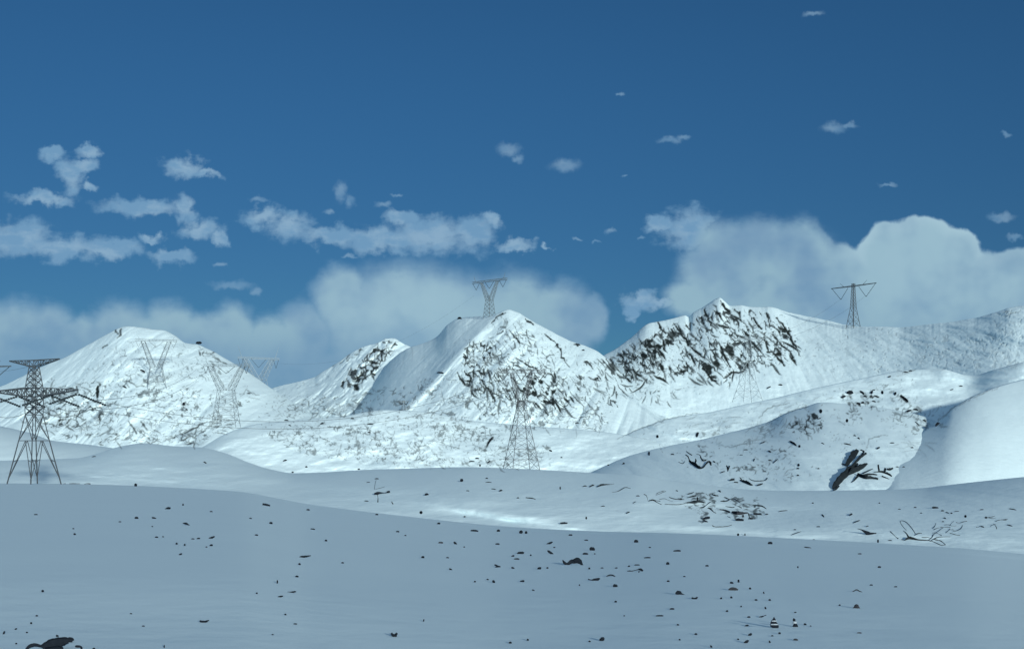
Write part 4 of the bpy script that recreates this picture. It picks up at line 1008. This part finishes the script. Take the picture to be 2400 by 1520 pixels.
# loose small stones: x, y, width, height, tilt
SM = [(84,1205,9,3,0),(429,1182,4,5,0),(320,1213,9,6,0),(361,1213,11,4,15),(281,1222,7,3,0),(367,1258,8,4,0),(382,1257,5,3,0),(414,1273,5,5,0),(433,1276,4,6,0),(452,1262,8,3,0),(465,1261,8,4,-10),
(495,1277,8,5,-15),(484,1281,5,3,0),(423,1298,9,4,-25),(722,1194,8,4,0),(635,1225,8,6,10),(601,1253,8,4,0),(587,1214,7,3,0),(733,1239,11,3.4,5),(764,1266,6,5,0),(702,1321,6,5,30),(696,1350,8,5,0),
(650,1363,3.4,10,0),(657,1397,14,4,-12),(100,1384,6,6,0),(602,1389,4,4,0),(86,1442,6,4,-10),(73,1459,5,5,0),(63,1481,5,4,0),(38,1507,5,4,0),(37,1473,7,3.4,-35),(9,1482,4,10,20),(336,1466,7,3.4,0),(307,1437,6,3,0),
(669,1439,5,4.4,0),(692,1461,9,3.4,0),(639,1486,5,3,0),(184,1514,17,6,8),(191,1518,5,8,0),(220,1519,7,5,0),(385,1514,2.6,9,0),(175,1251,6,5,0),(172,1238,5,3,0),(357,1233,4,3,0),(495,1198,7,3,0),
(883,1205,7,4,0),(932,1245,8,4,0),(950,1254,5,3,0),(1028,1226,8,5,-10),(1112,1243,18,5,4),(1168,1243,8,6,-20),(1221,1246,8,9,30),(1233,1247,6,7,0),(1033,1271,11,5,0),(1067,1272,10,5,40),(1166,1274,10,4.4,0),
(1288,1272,17,4.6,-22),(1290,1294,18,5.4,35),(1337,1253,9,4.4,0),(1374,1265,9,3.4,0),(1372,1297,13,5.4,0),(1202,1302,8,4,-20),(1211,1309,13,4,0),(991,1305,8,6,-15),(1049,1306,7,3.4,0),(1056,1333,8,4,25),
(1244,1300,4,4,0),(1202,1330,8,4.4,20),(1264,1331,10,6,-20),(1283,1330,5,4.4,0),(1381,1331,5,5,0),(1411,1330,7,3,0),(1444,1330,7,3,-8),(1474,1326,6,4,-15),(1493,1323,13,3.4,0),(1224,1361,11,5,-8),
(1157,1362,6,8,-30),(1143,1357,6,3.4,20),(1113,1362,5,4,-30),(1358,1370,3,4,0),(1250,1382,7,3,20),(1443,1409,6,5,0),(1587,1290,18,4.6,-2),(1517,1306,16,3.4,-2),(1565,1320,8,7.4,0),(1566,1361,7,4.4,0),(1299,1282,5,3,0),
(1575,1426,11,4.4,0),(1546,1442,18,4,0),(1589,1463,6,4,20),(1593,1498,5,4,20),(1196,1505,7,5.4,0),(1237,1498,5,5,0),(1382,1502,6,4,15),(993,1453,3,7,10),(1394,1297,4,3,0),(1523,1282,6,3,0),(1604,1350,6,3,0),
(1657,1325,8,4.4,0),(1715,1365,9,5,20),(1731,1361,5,8,0),(1758,1378,6,5,40),(1790,1388,3.4,6,-15),(1714,1399,6,5,40),(1690,1401,6,4.4,-40),(1772,1405,7,4.4,10),(1804,1405,6,5,0),(1794,1424,4,7,-20),(1704,1431,6,4.6,-15),
(1755,1445,8,4.4,-5),(1887,1462,7,5,20),(1864,1434,6,3.4,0),(1750,1465,10,4,-15),(1758,1486,10,6,-30),(1827,1483,6,5.6,0),(1810,1489,6,3.4,0),(1865,1498,11,5.4,5),(1631,1485,7,5,0),(1804,1503,4,7,-30),(1667,1514,4,8,-30),
(1730,1497,5,4,20),(2042,1370,8,3.4,0),(2099,1374,8,3,-5),(2014,1482,11,3.4,0),(2061,1328,8,5,0),(1968,1417,5,4,0),(1870,1328,3.4,5,0),(2015,1297,9,3,0),(1893,1282,18,2.6,8),(2032,1278,8,4.4,0),(2046,1280,5,4,0),
(803,1318,6,4,0),(1088,1281,4,3,0),(1463,1442,4,3,0),(1737,1420,4,4,20),(1900,1466,4,3,0),
(863,1130,9,3,-5),(859,1174,10,3.4,5),(883,1122,10,4.4,0),(1145,1130,15,3.4,0),(1141,1121,6,5,0),(1174,1150,8,6.4,-15),(1157,1146,12,3.4,8),(1096,1150,8,3.4,5),(1214,1166,6,3,0),(987,1200,7,7,0),(1089,1210,5,3.4,-20),
(1413,1186,10,3.4,-5),(1472,1201,10,4.4,-25),(1495,1162,9,4,0),(1487,1177,8,3,-30),(1313,1143,3,7,0),(919,1178,3,8,-35),(1374,1213,4,6,0),
(1730,1252,5,6,0),(1746,1252,3,6,0),(1600,1254,8,5,0),(1626,1254,30,2.6,-2),(1907,1265,9,4.4,0),(1863,1241,6,4,0),(1918,1234,9,4,0),(1866,1249,26,2.6,-20),(1835,1197,22,3.4,-8),(1797,1205,8,4.4,-10),(1995,1206,8,7,-30),(1928,1208,9,5,50),
(2008,1222,18,4,-22),(2209,1197,8,5,0),(2220,1201,9,3.4,15),(2230,1202,5,3.4,0),(2242,1198,12,2.8,-4),(2145,1189,7,4,0),(2108,1193,7,3.4,0),(2159,1202,6,3.4,0),(2214,1214,7,4,20),(2210,1222,6,3.4,0),(2301,1194,9,3.4,-4),
(2311,1212,5,5,0),(2355,1218,9,3.4,0),(2366,1231,14,4,15),(2373,1193,18,3.6,10),(2302,1234,9,4.4,20),(2263,1209,6,6,0),(2058,1267,4,8,0),(2086,1266,10,3.4,0),(1586,1150,6,4,20),(1596,1168,4,3,0),(2033,1233,6,4,-20),
(1905,1178,5,3,0),(2061,1178,4,3,0),(480,1084,8,5,30),(668,1079,10,5,-15),(718,1094,6,5,0),(220,1070,10,3.6,-8),(841,1099,6,4,0),(686,1106,5,3.4,0)]
BIG = [(1541,1022,6,7,0),(1576,1065,9,5,0),(1522,1062,6,9,0),(1635,1018,7,12,20),(1461,1087,6,4,0),(1426,1089,5,3.4,0),(1290,1056,8,5,20),(1462,1085,5,3.4,0),(1673,1082,6,5,30),(1870,1098,7,5.4,0),(1872,1089,6,6.4,0),(1870,1114,6,5.4,0),
(1858,1039,20,8,32),(1874,1045,6,6,0),(1788,1037,14,4,-25),(1803,1058,8,6,30),(1748,1054,10,4,0),(1818,1080,16,3.4,-42),(1792,1105,9,4,0),(1737,1066,8,3,0),(1768,1077,4,7,20),(1804,1078,8,4,0),(1694,1106,12,4,-20),
(1992,921,16,12,0),(1977,930,12,7,-20),(2020,920,13,7,35),(2028,929,9,5,20),(2044,919,7,8,20),(2054,929,13,4,25),(2048,914,7,4,0),(2048,941,10,5,10),(2012,946,10,7,10),(2022,944,8,7,0),(2068,919,6,8,0),(2120,934,20,6.5,38),(2130,963,14,6,-18),(2146,960,12,6,10),
(2099,922,7,8,20),(2123,872,12,4,10),(2134,869,8,4.4,0),(2085,883,8,5,-20),(2252,905,9,4,0),(2231,913,8,3.4,-15),(1829,902,10,5,5),(1802,908,12,4,-28),(1924,963,7,9,0),(1921,981,8,4,-15),(2166,986,8,6,30),(2149,992,14,3.4,40),
(2198,995,12,10,-40),(2059,1050,9,6,-30),(2091,1038,11,4,0),(2138,1049,6,5,0),(2103,1094,7,4,0),(2118,1094,6,4,0),(1986,1041,18,4.6,12),(2003,1021,7,4,10),(2012,1027,6,5,30),(1928,1039,8,3.4,25),(1985,985,6,8,0),(1918,1098,5,4.4,0),
(1149,1033,22,5,-58),(755,993,9,6,-10),(868,994,14,4.4,0),(826,981,8,4.4,0),(671,985,10,4.4,0),(679,997,7,4,20),(865,1013,8,4,0),(1131,1014,9,4,0),(1352,991,9,4,-10),(1316,1072,5,4,0),(1118,1074,10,4.4,0),(1106,1081,14,4,0),(1146,1082,9,4,-35),(1125,1090,4,5,0),
(1077,747,10,9,0),(1354,808,13,6,10),(1367,821,7,5,0),(466,803,14,6,0),(1032,874,16,6,5),(334,869,13,5,25),(430,946,7,7,0),(437,960,6,5,20),(292,907,10,5,25),(583,922,8,4,0)]
def describe(items, hill_of, where, group, landmarks):
    used = {}
    rows = []
    for x, y, w_, h, t in items:
        q = max(w_, h) / max(min(w_, h), .1)
        shape = ('thin upright' if h > w_ * 1.6 else 'thin flat' if q > 3.2 else 'flattened' if q > 1.9 else 'oval' if q > 1.35 else 'roundish')
        if abs(t) >= 15 and q > 1.5: shape = 'slanted'
        size = 'tiny' if w_ * h < 20 else 'small' if w_ * h < 42 else 'larger'
        lx, ly, ph = min(landmarks, key=lambda l: (l[0] - x) ** 2 + ((l[1] - y) * 1.6) ** 2)
        dx, dy_ = x - lx, (y - ly) * 1.4
        a = math.degrees(math.atan2(-dy_, dx)) % 360
        dirs = ['right of', 'above-right of', 'above', 'above-left of', 'left of', 'below-left of', 'below', 'below-right of'][int(((a + 22.5) % 360) // 45)]
        near = math.hypot(dx, dy_)
        rows.append([x, y, w_, h, t, f'{size} {shape} dark stone', dirs, ph, near])
    by = {}
    for r in rows: by.setdefault((r[5], r[6], r[7]), []).append(r)
    for key, rs in by.items():
        rs.sort(key=lambda r: r[8])
        for i, r in enumerate(rs):
            o_ = '' if len(rs) == 1 else ', ' + ['nearest', 'second', 'third', 'fourth', 'fifth', 'sixth', 'seventh', 'eighth'][min(i, 7)] + ' such'
            lab = f'{r[5]} {r[6]} {r[7]}{o_}'
            hl = hill_of(r[0], r[1])
            rock('stone', lab, blob(*r[:5]), hl, MAT_BROWN if (r[0], r[1]) in ((1865,1498),(2014,1482),(1033,1271),(1066,1272)) else MAT_STONE, group, 'stone',
                 mode='up' if hl is ground else 'surf', thick=0.85 if hl is ground else 1.0, rough=0.12)
GRAVEL = []
def too_small(r): return r[2] * r[3] < 19.5
GRAVEL += [r for r in SM + BIG if too_small(r)]
SM = [r for r in SM if not too_small(r)]; BIG = [r for r in BIG if not too_small(r)]
describe(SM, pick, '', 'loose stones scattered on the lower snow', SHAPES)
HL = [(1635,1080,'the claw-shaped outcrop'),(2005,1105,'the largest slanting outcrop'),(1750,1128,'the low crest outcrop'),(2000,766,'the slim T-shaped pylon'),(1992,921,'the block under the saddle'),(2125,935,'the slanting log-like rock'),
      (1222,1060,'the tall narrow pylon'),(1752,900,'the faint pylon'),(530,940,'the wide fork-topped pylon'),(366,870,'the pale fork-topped pylon'),(1147,720,'the pylon by the central summit'),(2234,960,'the edge of the smooth knoll'),(1885,990,'the rocky patch of the spur'),(760,1000,'the bench end')]
describe(BIG, pick, '', 'boulders on the higher slopes', HL)

gv, gf = [], []
for r in GRAVEL:
    hl = pick(r[0], r[1])
    v_, f_ = tube(blob(*r), MAT_STONE, 'gravel', hl, mode='up', thick=0.9, rough=0.12); o_ = len(gv)
    gv += v_; gf += [tuple(i + o_ for i in f) for f in f_]
tag(mesh_obj('gravel', gv, gf, MAT_STONE), 'tiny dark specks of gravel sprinkled over all the snow slopes', 'gravel', kind='stuff')
print('stones', sum(1 for o in bpy.data.objects if o.name.startswith('stone')), 'gravel', len(GRAVEL))
